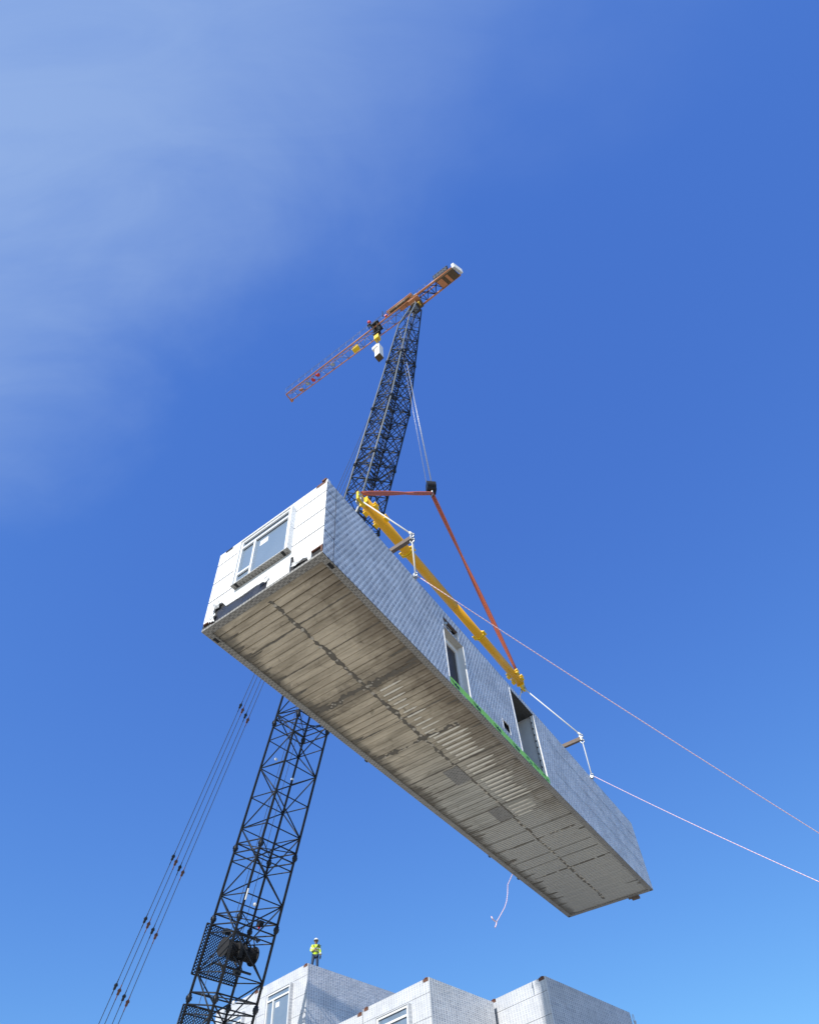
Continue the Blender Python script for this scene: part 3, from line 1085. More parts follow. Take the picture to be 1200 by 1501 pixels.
# ------------------------------------------------------------------ lattice boom crane
BB = Vector((-9.38, 25.97, 1.5))
BT = Vector((2.64, 16.34, 55.51))
bd = (BT - BB)
BL = bd.length
bd.normalize()
bt_ = Vector((bd.y, -bd.x, 0)).normalized()          # across
bn_ = bt_.cross(bd)                                   # square to it
BW = .86
SJ = 44.15                                            # above this joint the boom tapers


def Q(sp, a, b_):
    """boom point: metres along, across (-1..1), normal (-1..1) of the half width"""
    lo, hi = -1.0, 1.0
    if sp > SJ:
        k = min(1, (sp - SJ) / (54.5 - SJ))
        lo = lerp(-1.0, -.27, k)
        if sp > 54.5:
            k = min(1, (sp - 54.5) / 2.5)
            lo, hi = lerp(-.27, -.1, k), lerp(1.0, .64, k)
    a, b_ = lo + (a + 1) / 2 * (hi - lo), lo + (b_ + 1) / 2 * (hi - lo)
    return BB + bd * sp + bt_ * a * BW + bn_ * b_ * BW


boom = thing('lattice_crane', 'tall dark lattice crane boom rising from lower left past the hanging module', 'crane', BB)
CORN = [(1, 1), (1, -1), (-1, -1), (-1, 1)]
TAPER0, HEAD = 54.4, 57.4
HEADP = Q(HEAD, 0, 0)
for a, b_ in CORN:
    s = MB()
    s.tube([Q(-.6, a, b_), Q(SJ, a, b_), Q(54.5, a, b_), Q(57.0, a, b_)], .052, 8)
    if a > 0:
        s.tube([Q(24, a, b_), Q(SJ, a, b_), Q(54.5, a, b_), Q(57.02, a, b_)], .055, 8)  # upper chords on the sunny side coloured as if lit
        s.parts.append((s.cuts[1], 'chord_sunlit'))
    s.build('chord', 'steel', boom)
nodes = []
x = 1.57
while x < TAPER0 + .1:
    nodes.append(x)
    x += 1.38
for fi in range(4):
    c0, c1 = CORN[fi], CORN[(fi + 1) % 4]
    s = MB()
    for i in range(len(nodes) - 1):
        p, q = nodes[i], nodes[i + 1]
        k = 1.2 if p < 30 else 1.35
        s.tube([Q(p, *c0), Q(p, *c1)], .021 * k, 5)
        fl = (i + fi) % 2 == 0
        s.tube([Q(p, *(c0 if fl else c1)), Q(q, *(c1 if fl else c0))], .024 * k, 5)
        if p > 33.5:
            s.tube([Q(p, *(c1 if fl else c0)), Q(q, *(c0 if fl else c1))], .022 * k, 5)
            mdp = (p + q) / 2
            s.tube([Q(mdp, *c0), Q(mdp, *c1)], .018, 5)
    for p, q in ((54.5, 55.7), (55.7, 57.0)):
        s.tube([Q(p, *c0), Q(q, *c1)], .024, 5)
        s.tube([Q(q, *c0), Q(q, *c1)], .024, 5)
    s.build('lacing', 'steel', boom)
# section joints: lugs on all four chords and cross bracing inside
for j, sp in enumerate((8.97, 11.73, 14.53, 20.4, 26.0, 33.1, 38.5, 44.15, 49.6)):
    s = MB()
    for a, b_ in CORN:
        s.tube([Q(sp - .13, a, b_), Q(sp + .13, a, b_)], .082, 8)
        s.cbox(Q(sp, a, b_), bt_ * .22, bn_ * .05, bd * .13)
    s.tube([Q(sp + .2, 1, 1), Q(sp + .2, -1, -1)], .022, 5)
    s.tube([Q(sp + .2, 1, -1), Q(sp + .2, -1, 1)], .022, 5)
    for a, b_ in CORN:
        pass
    for i in range(4):
        s.tube([Q(sp + .2, *CORN[i]), Q(sp + .2, *CORN[(i + 1) % 4])], .03, 5)
        s.tube([Q(sp - .2, *CORN[i]), Q(sp - .2, *CORN[(i + 1) % 4])], .03, 5)
    s.build('section_joint', 'steel', boom)
# walkway inside the upper boom
s = MB()
x = 34.5
while x < 52.5:
    s.cbox(Q(x, -.35, .55), bt_ * .5, bd * .08, bn_ * .03)
    s.cbox(Q(x + .35, -.35, .55), bt_ * .5, bd * .03, bn_ * .03)
    x += .7
for a in (-.62, -.08):
    s.tube([Q(34.3, a, .56), Q(52.6, a, .56)], .03, 5)
s.tube([Q(34.3, -.5, .1), Q(52.6, -.5, .1)], .018, 5)
s.build('inner_ladder', 'steel', boom)
# winch with two drums low in the boom
WC = 10.75
s = MB()
for a0, a1 in ((-.78, -.18), (.2, .78)):
    s.tube([Q(WC, a0, -.1), Q(WC, a1, -.1)], .25, 20)
    for q in range(9):
        aa = lerp(a0, a1, (q + .5) / 9)
        s.disc(Q(WC, aa, -.1), bt_, .27, .03, 20)
    for aa in (a0, a1):
        s.disc(Q(WC, aa, -.1), bt_, .36, .035, 22)
winch = s.build('winch_drum', 'black', boom)
s = MB()
s.cbox(Q(WC, .0, -.1), bt_ * .2, bn_ * .4, bd * .4)
s.cbox(Q(WC + .1, .05, .3), bt_ * .4, bn_ * .2, bd * .25)
s.tube([Q(WC - .6, -.9, -.1), Q(WC - .6, .9, -.1)], .05, 6)
s.tube([Q(WC + .6, -.9, -.1), Q(WC + .6, .9, -.1)], .05, 6)
for k in range(14):
    a0, b0, z0 = rnd() * 1.7 - .85, rnd() * 1.5 - .75, WC - .8 + rnd() * 1.6
    s.tube([Q(z0, a0, b0), Q(z0 + (rnd() - .5) * .9, a0 + (rnd() - .5) * .8, b0 + (rnd() - .5) * .8)], .018 + .02 * rnd(), 5)
for k in range(4):
    s.cbox(Q(WC - .6 + k * .4, -.5 + .35 * k, .35), bt_ * .25, bn_ * .2, bd * .2)
s.build('winch_motor', 'steel', winch)
# mesh guards


def guard(s0, s1, a0, a1, off):
    s = MB()
    cs = [(s0, a0), (s1, a0), (s1, a1), (s0, a1)]

    def G(sp, a):
        return BB + bd * sp + bt_ * a + bn_ * off
    for i in range(4):
        s.tube([G(*cs[i]), G(*cs[(i + 1) % 4])], .03, 5)
    stp = .115
    wdt, hgt = a1 - a0, s1 - s0
    k = -hgt
    while k < wdt:
        for sg in (1, -1):
            # line a = a0 + k + t, s = s0 + t (or mirrored)
            t0_, t1_ = max(0, -k), min(hgt, wdt - k)
            if t1_ > t0_:
                if sg == 1:
                    s.tube([G(s0 + t0_, a0 + k + t0_), G(s0 + t1_, a0 + k + t1_)], .017, 4, False)
                else:
                    s.tube([G(s1 - t0_, a0 + k + t0_), G(s1 - t1_, a0 + k + t1_)], .017, 4, False)
        k += stp
    s.build('mesh_guard', 'steel', boom)


guard(9.75, 11.55, -.95, 1.02, BW + .07)
guard(6.4, 8.75, -.2, .95, BW + .07)
# hoist ropes inside the boom
s = MB()
for a, b_ in ((.45, .2), (-.2, .3)):
    s.tube([Q(WC + .2, a, b_), Q(HEAD - 1, a * .3, b_ * .3)], .011, 5)
s.tube([Q(WC - .2, .75, .5), Q(2, .7, .6)], .011, 5)
s.each('inner_rope', 'cable', boom)
for sp, a, b_ in ((18.9, .25, 1.05), (18.4, -1.0, 1.0), (12.3, .5, -1.1), (9.0, .2, -1.1)):
    s = MB()
    s.blob(Q(sp, a, b_), .075, (1, 1, 1), .1)
    s.build('work_lamp', 'helmet', boom)
s = MB()
s.cbox(Q(12.55, 1.0, -1.08), bt_ * .04, bn_ * .05, bd * .42)
s.build('name_tag', 'white_paint', boom)
s = MB()
s.cbox(Q(12.0, -.9, .2), bt_ * .2, bn_ * .2, bd * .22)
s.build('lamp_housing', 'black', boom)
s = MB()
s.blob(Q(11.85, -.9, .2), .055, (1, 1, 1), .1)
s.build('warning_lamp', 'red_lamp', boom)
s = MB()                                  # head with sheaves
for a in (-.09, .09):
    s.disc(HEADP + bt_ * a, bt_, .2, .05, 16)
s.cbox(HEADP - bd * .25, bt_ * .36, bn_ * .3, bd * .35)
s.build('boom_head', 'steel_grey', boom)

# load ropes from the boom to the hook block
ltop = Vector((HK.x - .55, HK.y + .75, 55.4))
for k, (du, lab) in enumerate(((-.2, 'left one of the two thin hoist ropes down to the black hook block'), (.05, 'right one of the two thin hoist ropes down to the black hook block'))):
    o = MB()
    for e in ((0, .03) if k else (0,)):
        o.tube([ltop + V * (du * .55 + e), HK + V * (du + e) + Z * .8], .0135, 5)
    tag(o.build('hoist_rope', 'hoist_cable', origin=HK), lab, 'hoist rope', 'hoist ropes to the hook')

# pendant cables behind the boom
bh = Vector((bd.x, bd.y, 0)).normalized()
GA = BB - bh * 8.0
GA.z = 6.0
PT = BB + bd * 56.6
ord_ = ('outermost left', 'second from the left', 'third from the left', 'rightmost, nearest the boom,')
for k, of in enumerate((.50, .24, -.09, -.36)):
    a, b_ = PT + bt_ * of * .5, GA + bt_ * of
    pc = thing('pendant_cable', f'{ord_[k]} of four thin parallel stay cables with link sockets', 'stay cable', b_, 'stay cables of the lattice crane')
    MB().tube([a, b_], .0155, 5).build('cable', 'cable', pc)
    for fr_ in (.617, .764, .816, .867, .918):
        fr2 = fr_ + .003 * k
        c_ = lerp(a, b_, fr2)
        dd = (b_ - a).normalized()
        s = MB()
        s.tube([c_ - dd * .30, c_ - dd * .12], .022, 6)
        s.cbox(c_, dd * .26, bt_ * .09, bn_ * .07)
        s.tube([c_ - dd * .05 - bt_ * .07, c_ - dd * .05 + bt_ * .07], .045, 6)
        s.tube([c_ + dd * .12, c_ + dd * .34], .022, 6)
        s.build('link_socket', 'rust' if k % 2 else 'steel', pc)

# ------------------------------------------------------------------ orange slewing jib on top
ZJ = 60.0
JL = [Vector((-8.83, 23.18, ZJ)), Vector((2.49, 16.38, ZJ)), Vector((5.58, 14.53, ZJ))]
JR = [Vector((-8.48, 23.73, ZJ)), Vector((3.06, 17.05, ZJ)), Vector((6.27, 15.02, ZJ))]
jd = (JL[1] - JL[0]).normalized()
jp = Vector((-jd.y, jd.x, 0))
tower = thing('tower_crane', 'small orange horizontal lattice crane jib with counterweight at the top of the sky', 'crane', (JL[1] + JR[1]) / 2)


def jib(name, a0, a1, b0, b1, bays, apex, rad, lac):
    root = bpy.data.objects.new(name, None)
    COL.objects.link(root)
    root.parent = tower
    root.location = (0, 0, 0)
    for nm, (p, q), r_ in (('chord', (a0, a1), rad * 1.25), ('chord', (b0, b1), rad)):
        MB().tube([p, q], r_, 7).build(nm, 'orange', root)
    m0, m1 = (a0 + b0) / 2 + Z * apex, (a1 + b1) / 2 + Z * apex
    MB().tube([m0, m1], rad * .55, 6).build('chord', 'orange', root)
    s = MB()
    for i in range(bays):
        t0_, t1_, tm = i / bays, (i + 1) / bays, (i + .5) / bays
        s.tube([lerp(a0, a1, t0_), lerp(b0, b1, t0_)], rad * .38, 5)
        s.tube([lerp(a0, a1, t0_), lerp(b0, b1, t1_)] if i % 2 else [lerp(b0, b1, t0_), lerp(a0, a1, t1_)], rad * .38, 5)
        for e0, e1 in ((a0, a1), (b0, b1)):
            s.tube([lerp(e0, e1, t0_), lerp(m0, m1, tm)], rad * .36, 5)
            s.tube([lerp(e0, e1, t1_), lerp(m0, m1, tm)], rad * .36, 5)
    s.build('lacing', lac, root)
    return root


ji = jib('jib', JL[0], JL[1], JR[0], JR[1], 17, .62, .045, 'steel_grey')
cj = jib('counter_jib', JL[1], JL[2], JR[1], JR[2], 5, .45, .075, 'steel')
s = MB()                                    # hand line along the top of the jib
n = 18
for i in range(n):
    p = lerp(JL[0], JL[1], i / n) + Z * .55 - jp * .12
    s.tube([p - Z * .5, p + Z * .55], .014, 4)
s.tube([JL[0] + Z * 1.05 - jp * .12, JL[1] + Z * 1.05 - jp * .12], .014, 4)
s.tube([JL[0] + Z * .8 - jp * .12, JL[1] + Z * .8 - jp * .12], .010, 4)
for i in range(4):
    p = lerp(JL[1], JL[2], i / 6) + Z * .4
    s.tube([p, p + Z * .6], .012, 4)
s.tube([JL[1] + Z * 1.0, lerp(JL[1], JL[2], .5) + Z * 1.0], .012, 4)
s.build('hand_rail', 'steel_grey', tower)
s = MB()
s.tube([JL[0], JR[0]], .06, 6)
s.cbox((JL[0] + JR[0]) / 2 + jd * .05 + jp * .35, jd * .2, jp * .2, Z * .25)
s.build('jib_tip', 'orange', tower)
SC = (JL[1] + JR[1]) / 2
s = MB()                                    # slewing head and machinery
s.cbox(SC - jd * .55 + Z * .15 - jp * .25, jd * 1.7, jp * .28, Z * .24)
s.cbox(SC - jd * .1 - Z * .1, jd * .9, jp * .9, Z * .2)
s.build('slewing_head', 'orange', tower, .02)
s = MB()
s.disc(Q(57.0, 0, 0) + Z * .25, Z, .40, .12, 20)
s.build('slewing_ring', 'brownblack', tower)
s = MB()
s.cbox(Q(57.0, 0, 0) + Z * .38 - jp * .05, jd * .95, jp * .3, Z * .1)
s.build('slewing_plate', 'lug', tower)
s = MB()
WN = SC - jd * 1.3 - jp * .42 + Z * .55
for dz, dp in ((.36, -.12), (.36, .1), (0, -.12)):
    s.tube([WN - jd * 1.2 + Z * dz + jp * dp, WN + jd * 1.2 + Z * dz + jp * dp], .055, 6)
for k in range(4):
    s.tube([WN + jd * (-1.1 + k * .73) + jp * .1 - Z * .3, WN + jd * (-1.1 + k * .73) - jp * .12 + Z * .4], .035, 5)
s.build('machine_frame', 'orange', tower)
s = MB()
s.tube([WN - jd * .9 - Z * .05, WN + jd * .9 - Z * .05], .17, 12)
s.build('hoist_drum', 'brownblack', tower)
s = MB()
s.tube([WN + jd * 1.15 + Z * .2, WN - jd * 1.0 + Z * .22], .05, 6)
s.build('hoist_motor', 'lug', tower)
s = MB()
s.disc(WN - jd * 1.35 - Z * .12, jd, .16, .2, 10)
s.build('cable_reel', 'red_lamp', tower)
s = MB()                                    # pale struts from the boom head over the jib
for a in (-.3, .25):
    s.tube([HEADP + bt_ * a * .3 - bd * 1.6, SC + jd * .02 + jp * a * .4 + Z * .85], .05, 6)
s.tube([SC - jp * .5 + Z * .8 - jd * .1, SC + jp * .35 + Z * .8 + jd * .1], .06, 6)
s.cbox(SC + Z * .82 - jp * .25, jd * .5, jp * .18, Z * .12)
s.each('head_strut', 'galv', tower)
s = MB()
s.cbox(SC + jd * .15 + jp * .2 - Z * .1, jd * .45, jp * .5, Z * .7)
s.build('head_block', 'brownblack', tower)
# ballast at the end of the counter jib
s = MB()
b0 = lerp(JL[1], JL[2], .58) + jp * .03
eR = lerp(JR[1], JR[2], .58)
s.box(b0 - Z * .18, (JL[2] - b0), (eR - b0) * .98, Z * .5)
s.build('ballast_frame', 'brownblack', tower)
s = MB()
for t0_, t1_ in ((.60, .72), (.80, .86)):
    p = lerp(JL[1], JL[2], t0_) + jp * .1 - Z * .2
    s.box(p, (JL[2] - JL[1]) * (t1_ - t0_), (eR - b0) * .82, Z * .03)
s.each('ballast_beam', 'orange', tower)
s = MB()
e = JL[2] + jd * .02
for k in range(3):
    s.box(e + (JR[2] - JL[2]) * (k * .335), (JR[2] - JL[2]) * .32, jd * .22, Z * 1.0)
s.each('counterweight', 'concrete_block', tower)
s = MB()
for k in range(5):
    p = lerp(JL[1], JL[2], .56 + k * .07) - jp * .05 + Z * .35
    s.box(p, jd * .2, jp * .2, Z * .95)
p = lerp(JL[1], JL[2], .55) - jp * .05 + Z * .3
s.box(p, jd * 1.35, jp * .12, Z * .1)
s.box(p + Z * .9, jd * 1.35, jp * .12, Z * .1)
s.box(p + Z * .45, jd * 1.35, jp * .1, Z * .2)
s.build('winch_rack', 'steel', tower)
s = MB()
for k in range(4):
    s.box(lerp(JL[1], JL[2], .58 + k * .08) - jp * .07 + Z * .62, jd * .14, jp * .03, Z * .05)
s.each('rack_rail', 'galv', tower)
# trolley and block under the jib, lamp on top
TC = Vector((-.55, 18.37, ZJ))
s = MB()
s.cbox(TC + Z * .12, jd * .75, jp * .8, Z * .14)
s.cbox(TC + Z * .3 - jp * .1, jd * .35, jp * .5, Z * .4)
for a in (-.3, .3):
    s.tube([TC + jd * a * .7 + jp * .28, TC + jd * a * .55 - Z * 1.5 + jp * .1], .05, 5)
    s.tube([TC + jd * a * .7 - jp * .28, TC + jd * a * .55 - Z * 1.5 - jp * .1], .05, 5)
s.cbox(TC - Z * .75 + jd * .25, jd * .14, jp * .2, Z * .7)
s.cbox(TC - Z * 1.5, jd * .62, jp * .3, Z * .16)
s.build('trolley', 'black', tower)
s = MB()
s.cbox(TC - Z * 2.45, jd * .42, jp * .35, Z * .75)
s.build('hoist_block', 'lug', tower, .12)
s = MB()
p = lerp(JL[0], JL[1], .685) + Z * .9 - jp * .15
s.blob(p + Z * .55, .17, (1, 1, 1.1), .05)
s.build('beacon', 'red_lamp', tower)
s = MB()
s.tube([p - Z * .9, p + Z * .4], .05, 6)
s.cbox(p - Z * .1, jd * .3, jp * .2, Z * .18)
s.tube([p + jd * 1.35 - Z * .5, p + jd * 1.35 + Z * .75], .04, 5)
s.build('mast_post', 'steel', tower)
s = MB()
Y0 = Vector((-2.38, 19.77, ZJ - .2))
s.cbox(Y0, jd * .5, jp * .3, Z * .38)
s.cbox(Y0 - Z * .22, jd * .62, jp * .36, Z * .12)
s.build('flood_lamp', 'lug', tower, .03)
for (x_, y_), mt_ in (((-5.85, 21.72), 'red_lamp'), ((-6.31, 22.09), 'red_lamp'), ((-6.83, 22.39), 'galv'), ((-7.45, 22.85), 'orange'), ((-4.5, 20.95), 'galv')):
    s = MB()
    s.blob((x_, y_, ZJ - .1), .2, (1.1, .8, .8), .5)
    s.build('pulley', mt_, tower)
# white crate hanging under the trolley
CB = Vector((-.48, 18.3, 53.2))
crate = thing('hanging_crate', 'small white box dangling on a rope below the orange jib', 'crate', CB)
ca, cb = Vector((.30, -.95, 0)).normalized(), Vector((.95, .30, 0)).normalized()
ex, ey = Vector((.8, -.6, 0)), Vector((.6, .8, 0))
s = MB()
s.cbox(CB + Z * 1.1, ex * .46, ey * .46, Z * 2.05)
s.build('box', 'crate', crate, .03)
s = MB()
s.cbox(CB + Z * 1.9 - ex * .16 - ey * .06, ex * .5, ey * .5, Z * .45)
s.build('hood', 'crate', crate, .08)
s = MB()
s.cbox(CB + Z * .03, ex * .48, ey * .48, Z * .1)
s.build('base', 'brownblack', crate)
s = MB()
s.tube([CB + Z * 2.3, TC - Z * 2.7], .035, 5)
s.tube([CB + Z * 2.3 + ex * .12, TC - Z * 2.7 + ex * .08], .02, 5)
s.cbox(CB + Z * 2.2, ex * .25, ey * .25, Z * .2)
s.build('rope', 'cable', crate)

# ------------------------------------------------------------------ stacked modular buildings
def dirv_(a):
    return Vector((math.cos(R(a)), math.sin(R(a)), 0))


def block(K, az_end, az_side, width, length, label, win=None, name='modular_block', group='stacked modular blocks', sidemat='wrap_house'):
    """K roof corner nearest to us; end face runs along az_end (left), long side along az_side"""
    K = Vector(K)
    E, S = dirv_(az_end), dirv_(az_side)
    nE = Vector((E.y, -E.x, 0))
    if nE.dot(Vector((0, -1, 0))) < 0:
        nE = -nE
    nS = Vector((S.y, -S.x, 0))
    h = K.z
    b0 = Vector((K.x, K.y, 0))
    root = thing(name, label, 'building', b0 + E * width / 2 + S * length / 2, group)

    def X(e, s_, z):
        return b0 + E * e + S * s_ + Z * z
    zs = [0.0]
    mb = MB()
    sheet_cells(mb, [0.0, length], [0.0, h], [], lambda a, z: X(0, a, z))
    mb.build('side_wall', sidemat, root)
    mb = MB()
    # end cladding in courses, with thin open joints, notched at both upper corners
    z1 = h
    z0 = h - .46
    for a, b_, dz in ((.0, .035, 0), (.035, .30, .1), (.30, width - .3, 0), (width - .3, width - .06, .1), (width - .06, width, 0)):
        mb.face([X(b_, -.004, z0), X(a, -.004, z0), X(a, -.004, z1 - dz), X(b_, -.004, z1 - dz)], [(-b_, z0), (-a, z0), (-a, z1 - dz), (-b_, z1 - dz)])
    z1 = z0 - .012
    while z1 > .1:
        z0 = max(0, z1 - .72)
        mb.face([X(width, -.004, z0), X(0, -.004, z0), X(0, -.004, z1), X(width, -.004, z1)], [(-width, z0), (0, z0), (0, z1), (-width, z1)])
        z1 = z0 - .012
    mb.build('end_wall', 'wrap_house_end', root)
    mb = MB()
    mb.face([X(width, .03, 0), X(0, .03, 0), X(0, .03, h), X(width, .03, h)])
    mb.build('end_frame', 'black', root)
    mb = MB()
    mb.face([X(0, 0, h - .004), X(0, length, h - .004), X(width, length, h - .004), X(width, 0, h - .004)])
    mb.face([X(width, 0, 0), X(width, length, 0), X(width, length, h), X(width, 0, h)])
    mb.face([X(0, length, 0), X(width, length, 0), X(width, length, h), X(0, length, h)])
    mb.build('roof', 'steel_grey', root)
    for e0 in (.05, width - .28):
        mb = MB()
        mb.box(X(e0, -.012, h - .10), E * .23, S * .12, Z * .11)
        mb.box(X(e0 + .04, -.03, h - .01), E * .10, S * .12, Z * .03)
        mb.build('corner_casting', 'rust', root)
    mb = MB()
    mb.box(X(-.004, .0, 0), S * .05, E * .004, Z * (h - .02))
    mb.build('corner_trim', 'white_paint', root)
    if win:
        v0, v1, z0_, z1_ = win
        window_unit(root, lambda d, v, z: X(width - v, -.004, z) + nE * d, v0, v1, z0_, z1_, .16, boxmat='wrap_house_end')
    return root, X, E, S, nE


b1, X1, *_ = block((-5.08, 27.8, 12.7), 136.2, 51.3, 3.57, 9.5, 'wrapped block carrying the worker, highest of the stacked blocks', (.82, 2.62, 10.2, 12.17))
b2, X2, *_ = block((-.065, 22.12, 9.7), 132.9, 51.8, 3.53, 3.58, 'wrapped block with a half visible white window, in the middle of the lower edge', (.86, 2.62, 7.4, 9.14))
b3, X3, *_ = block((3.845, 23.2, 9.86), 129.6, 50.4, 2.78, 5.87, 'windowless wrapped block with a pointed dark side, right of the others', sidemat='wrap_house_shaded')
E1, S1 = dirv_(136.2), dirv_(51.3)
K1b = Vector((-5.08, 27.8, 12.7)) + E1 * 3.60
K1b.z = 12.66
block(K1b, 136.2, 51.3, 3.5, 9.5, 'white wrapped block behind the foot of the lattice boom', (.9, 2.6, 10.1, 12.0))
E2 = dirv_(132.9)
K2b = Vector((-.065, 22.12, 9.7)) + E2 * 3.56 
K2b.z = 9.62
block(K2b, 132.9, 51.8, 3.5, 3.3, 'white wrapped block just left of the half visible window', None)
mb = MB()
mb.box(X3(2.74, -.012, 0), dirv_(129.6) * .07, dirv_(50.4) * .1, Z * 9.74)
mb.build('corner_trim', 'white_paint', b3)
# crumpled plastic at the right end of the third block
mb = MB()
S3, E3 = dirv_(50.4), dirv_(129.6)
base3 = Vector((3.845, 23.2, 0)) + S3 * 5.86
for i in range(6):
    for j in range(2):
        p = [base3 + S3 * (.11 * a + rnd() * .05) - E3 * (.02 + rnd() * .05) + Z * (9.78 - .22 * b_ + rnd() * .06) for a, b_ in ((j, i), (j + 1, i), (j + 1, i + 1), (j, i + 1))]
        mb.face(p, [(0, 0), (.1, 0), (.1, .1), (0, .1)])
mb.build('loose_wrap', 'wrap_house_end', b3)


# ------------------------------------------------------------------ the worker on the roof
def skinned(name, verts, edges, radii, mat, parent, sub=2, root=0):
    me = bpy.data.meshes.new(name)
    org = parent_origin(parent)
    me.from_pydata([Vector(v) for v in verts], edges, [])
    me.materials.append(M[mat])
    o = bpy.data.objects.new(name, me)
    COL.objects.link(o)
    o.parent = parent
    sk = o.modifiers.new('skin', 'SKIN')
    sk.use_smooth_shade = True
    for i, r_ in enumerate(radii):
        rr = r_ if isinstance(r_, tuple) else (r_, r_)
        me.skin_vertices[0].data[i].radius = rr
        me.skin_vertices[0].data[i].use_root = (i == root)
    sb = o.modifiers.new('sub', 'SUBSURF')
    sb.levels = sub
    sb.render_levels = sub
    return o


WK = Vector((-5.0, 29.0, 12.697))
man = thing('person', 'worker in yellow hi-vis jacket and white helmet standing on the block roof', 'person', WK)
man.rotation_euler = (0, 0, R(8))
man.scale = (.80, .82, .84)
# local: facing -Y, +X is image right; z up
J = {'pelvis': (0, 0, .94), 'waist': (0, .0, 1.08), 'chest': (0, -.01, 1.32), 'neck': (0, -.01, 1.50), 'head0': (.005, -.03, 1.57), 'head1': (.01, -.045, 1.66), 'head2': (.01, -.035, 1.75),
     'hipL': (-.10, 0, .90), 'kneeL': (-.15, -.05, .50), 'ankL': (-.17, .0, .10), 'toeL': (-.20, -.17, .04),
     'hipR': (.10, 0, .90), 'kneeR': (.12, -.03, .49), 'ankR': (.13, .01, .10), 'toeR': (.16, -.16, .04),
     'shL': (-.19, 0, 1.44), 'elL': (-.26, -.02, 1.17), 'wrL': (-.10, -.20, 1.14),
     'shR': (.19, 0, 1.44), 'elR': (.255, .01, 1.15), 'wrR': (.28, -.06, .90)}
names = list(J)
ix = {k: i for i, k in enumerate(names)}
ed = [('pelvis', 'waist'), ('waist', 'chest'), ('chest', 'neck'), ('neck', 'head0'), ('head0', 'head1'), ('head1', 'head2'),
      ('pelvis', 'hipL'), ('hipL', 'kneeL'), ('kneeL', 'ankL'), ('ankL', 'toeL'), ('pelvis', 'hipR'), ('hipR', 'kneeR'), ('kneeR', 'ankR'), ('ankR', 'toeR'),
      ('chest', 'shL'), ('shL', 'elL'), ('elL', 'wrL'), ('chest', 'shR'), ('shR', 'elR'), ('elR', 'wrR')]
rad = {'pelvis': (.14, .10), 'waist': (.13, .09), 'chest': (.16, .10), 'neck': .055, 'head0': .07, 'head1': (.078, .095), 'head2': .07,
       'hipL': .085, 'kneeL': .055, 'ankL': .04, 'toeL': .035, 'hipR': .085, 'kneeR': .055, 'ankR': .04, 'toeR': .035,
       'shL': .06, 'elL': .042, 'wrL': .03, 'shR': .06, 'elR': .042, 'wrR': .03}
V_ = [J[k] for k in names]
E_ = [(ix[a], ix[b_]) for a, b_ in ed]
Rr = [rad[k] for k in names]
# five-finger hands grown from the wrists, part of the body mesh
for wr, dirn, thumb in (('wrL', Vector((.9, -.35, .05)), Vector((.3, -.2, .9))), ('wrR', Vector((.0, -.15, -1)), Vector((-.5, -.8, -.3)))):
    dirn.normalize()
    thumb.normalize()
    side_ = dirn.cross(thumb).cross(dirn).normalized()
    w0 = Vector(J[wr])
    palm = w0 + dirn * .07
    V_.append(tuple(palm))
    Rr.append((.036, .018))
    pi_ = len(V_) - 1
    E_.append((ix[wr], pi_))
    for f_, ln in ((-1.4, .07), (-.45, .085), (.5, .08), (1.4, .065)):
        k1 = palm + dirn * .045 + side_ * f_ * .017
        k2 = k1 + dirn * ln * .55 + dirn.cross(side_) * .012
        k3 = k2 + dirn * ln * .35 + dirn.cross(side_) * .03
        i0 = len(V_)
        V_ += [tuple(k1), tuple(k2), tuple(k3)]
        Rr += [.010, .009, .008]
        E_ += [(pi_, i0), (i0, i0 + 1), (i0 + 1, i0 + 2)]
    t1 = w0 + dirn * .04 + thumb * .035
    t2 = t1 + (dirn * .6 + thumb * .5).normalized() * .045
    i0 = len(V_)
    V_ += [tuple(t1), tuple(t2)]
    Rr += [.012, .010]
    E_ += [(pi_, i0), (i0, i0 + 1)]
body = skinned('body', V_, E_, Rr, 'skin', man, 2)


def clothes(name, keys, edges, radii, mat):
    return skinned(name, [k if isinstance(k, tuple) else J[k] for k in keys], edges, radii, mat, man, 2)


# jacket: torso and both sleeves
clothes('jacket', [(0, 0, .90), (0, -.01, 1.06), (0, -.015, 1.20), 'chest', (0, -.01, 1.47), 'shL', 'elL', (-.13, -.185, 1.145), 'shR', 'elR', (.276, -.05, .95)],
        [(0, 1), (1, 2), (2, 3), (3, 4), (3, 5), (5, 6), (6, 7), (3, 8), (8, 9), (9, 10)],
        [(.175, .145), (.175, .145), (.18, .15), (.19, .14), (.085, .075), .095, .072, .055, .095, .072, .055], 'hivis')
clothes('trousers', [(0, 0, .97), 'hipL', 'kneeL', (-.168, .0, .13), 'hipR', 'kneeR', (.13, .01, .13)],
        [(0, 1), (1, 2), (2, 3), (0, 4), (4, 5), (5, 6)], [(.155, .12), .105, .078, .066, .105, .078, .066], 'jeans')
for sg, k in ((-1, 'L'), (1, 'R')):
    a = Vector(J['ank' + k])
    t_ = Vector(J['toe' + k])
    clothes('boot', [tuple(a + Vector((0, 0, .12))), tuple(a + Vector((0, .03, -.05))), tuple(lerp(a, t_, .5) + Vector((0, 0, -.02))), tuple(t_ + Vector((0, 0, .005)))],
            [(0, 1), (1, 2), (2, 3)], [.06, .052, .05, .042], 'glove')
wr = Vector(J['wrR'])
clothes('glove', [tuple(wr + Vector((0, .0, .03))), tuple(wr + Vector((0, -.015, -.06))), tuple(wr + Vector((-.01, -.03, -.13))), tuple(wr + Vector((-.01, -.045, -.18))),
                  tuple(wr + Vector((-.03, -.05, -.07))), tuple(wr + Vector((-.035, -.075, -.11)))],
        [(0, 1), (1, 2), (2, 3), (1, 4), (4, 5)], [.042, (.05, .032), (.048, .03), (.03, .022), .02, .016], 'glove')
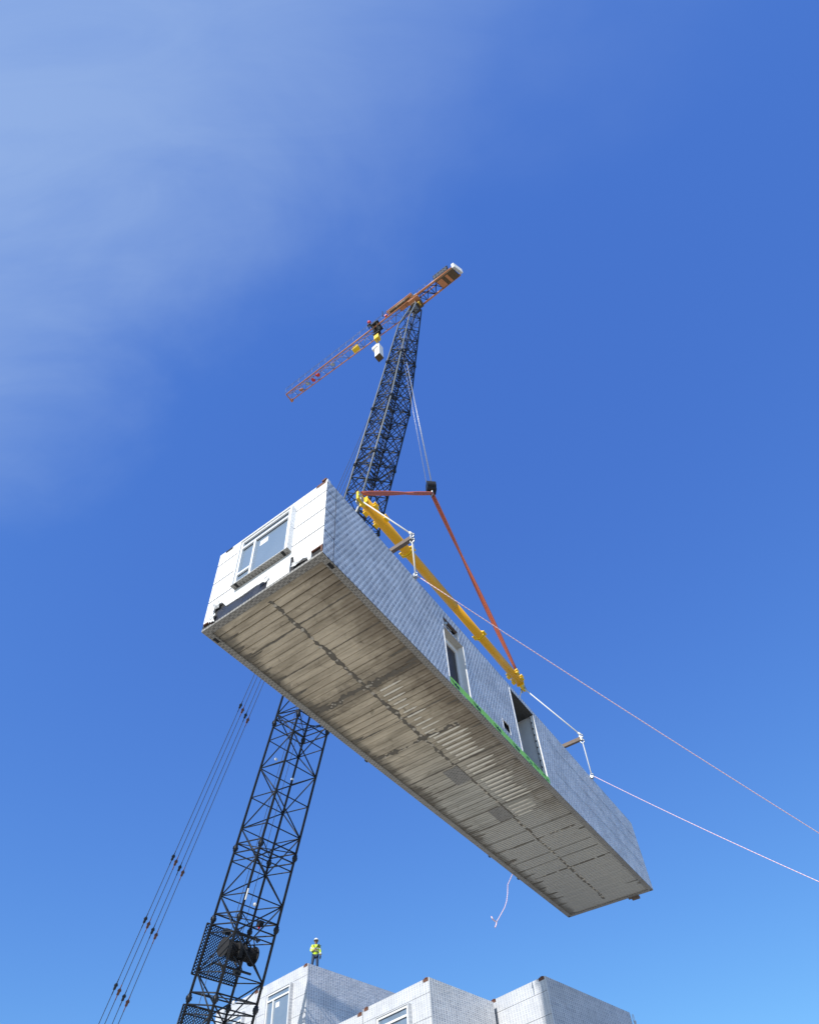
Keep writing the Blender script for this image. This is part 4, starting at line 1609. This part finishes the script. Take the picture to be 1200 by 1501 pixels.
# helmet, bands, harness, face details in world metres around the unrotated person then parented
hm = MB()
hc = Vector((.01, -.04, 1.735))
seg, rg = 16, 6
for i in range(rg):
    for k in range(seg):
        def hp(i_, k_):
            th_ = i_ / rg * math.pi / 2
            ph = 2 * math.pi * k_ / seg
            return WK + hc + Vector((math.sin(th_) * math.cos(ph) * .125, math.sin(th_) * math.sin(ph) * .15, math.cos(th_) * .13 - .01))
        hm.face([hp(i, k), hp(i + 1, k), hp(i + 1, k + 1), hp(i, k + 1)], None, True)
for k in range(seg):
    a0, a1 = 2 * math.pi * k / seg, 2 * math.pi * (k + 1) / seg

    def rim(a, r_, dz):
        pk = .07 if math.sin(a) < -.2 else 0
        return WK + hc + Vector((math.cos(a) * .125 * r_, math.sin(a) * .15 * r_ - pk * (r_ - 1) * 6 * abs(math.sin(a)), -.01 + dz))
    hm.face([rim(a0, 1, 0), rim(a0, 1.14, -.012), rim(a1, 1.14, -.012), rim(a1, 1, 0)], None, True)
    hm.face([rim(a0, 1, -.012), rim(a1, 1, -.012), rim(a1, 1.14, -.02), rim(a0, 1.14, -.02)], None, True)
hm.build('helmet', 'helmet', man)
for sx_ in (-1, 1):
    MB().blob(WK + Vector((.01 + sx_ * .032, -.128, 1.655)), .012, (1.3, .6, .8), .05).build('eye', 'glove', man)
    MB().blob(WK + Vector((.01 + sx_ * .085, -.04, 1.645)), .022, (.5, .8, 1.3), .05).build('ear', 'skin', man)
MB().blob(WK + Vector((.01, -.146, 1.63)), .016, (.8, 1.2, 1.4), .05).build('nose', 'skin', man)
MB().cbox(WK + Vector((.01, -.125, 1.597)), Vector((.05, 0, 0)), Vector((0, .012, 0)), Vector((0, 0, .01))).build('mouth', 'rust', man)
hr = MB()
hr.blob(WK + Vector((.01, .0, 1.655)), .092, (.98, .85, 1.0), .08)
hr.build('hair', 'glove', man)
bands = MB()
for z_, rx, ry in ((1.12, .185, .158), (1.26, .192, .16)):
    ring = [WK + Vector((math.cos(2 * math.pi * k / 20) * rx, -.01 + math.sin(2 * math.pi * k / 20) * ry, z_)) for k in range(21)]
    bands.tube(ring, .024, 6, False)
for a, b_, f_ in (('elR', 'wrR', .55), ('elL', 'wrL', .4), ('shR', 'elR', .55), ('shL', 'elL', .5)):
    c_ = lerp(Vector(J[a]), Vector(J[b_]), f_)
    bands.disc(WK + c_, (Vector(J[b_]) - Vector(J[a])), .078, .06, 14)
bands.each('reflective_band', 'reflect', man)
hs_ = MB()
for sx_ in (-1, 1):
    hs_.tube([WK + Vector((sx_ * .13, .1, 1.45)), WK + Vector((sx_ * .12, -.05, 1.50)), WK + Vector((sx_ * .10, -.155, 1.38)), WK + Vector((sx_ * -.02, -.18, 1.22)), WK + Vector((sx_ * -.15, -.13, 1.05))], .02, 6)
hs_.cbox(WK + Vector((.17, -.12, 1.42)), Vector((.07, 0, 0)), Vector((0, .05, 0)), Vector((0, 0, .14)))
hs_.tube([WK + Vector((.19, -.12, 1.40)), WK + Vector((.31, -.16, 1.39))], .014, 6)
hs_.build('harness', 'glove', man)
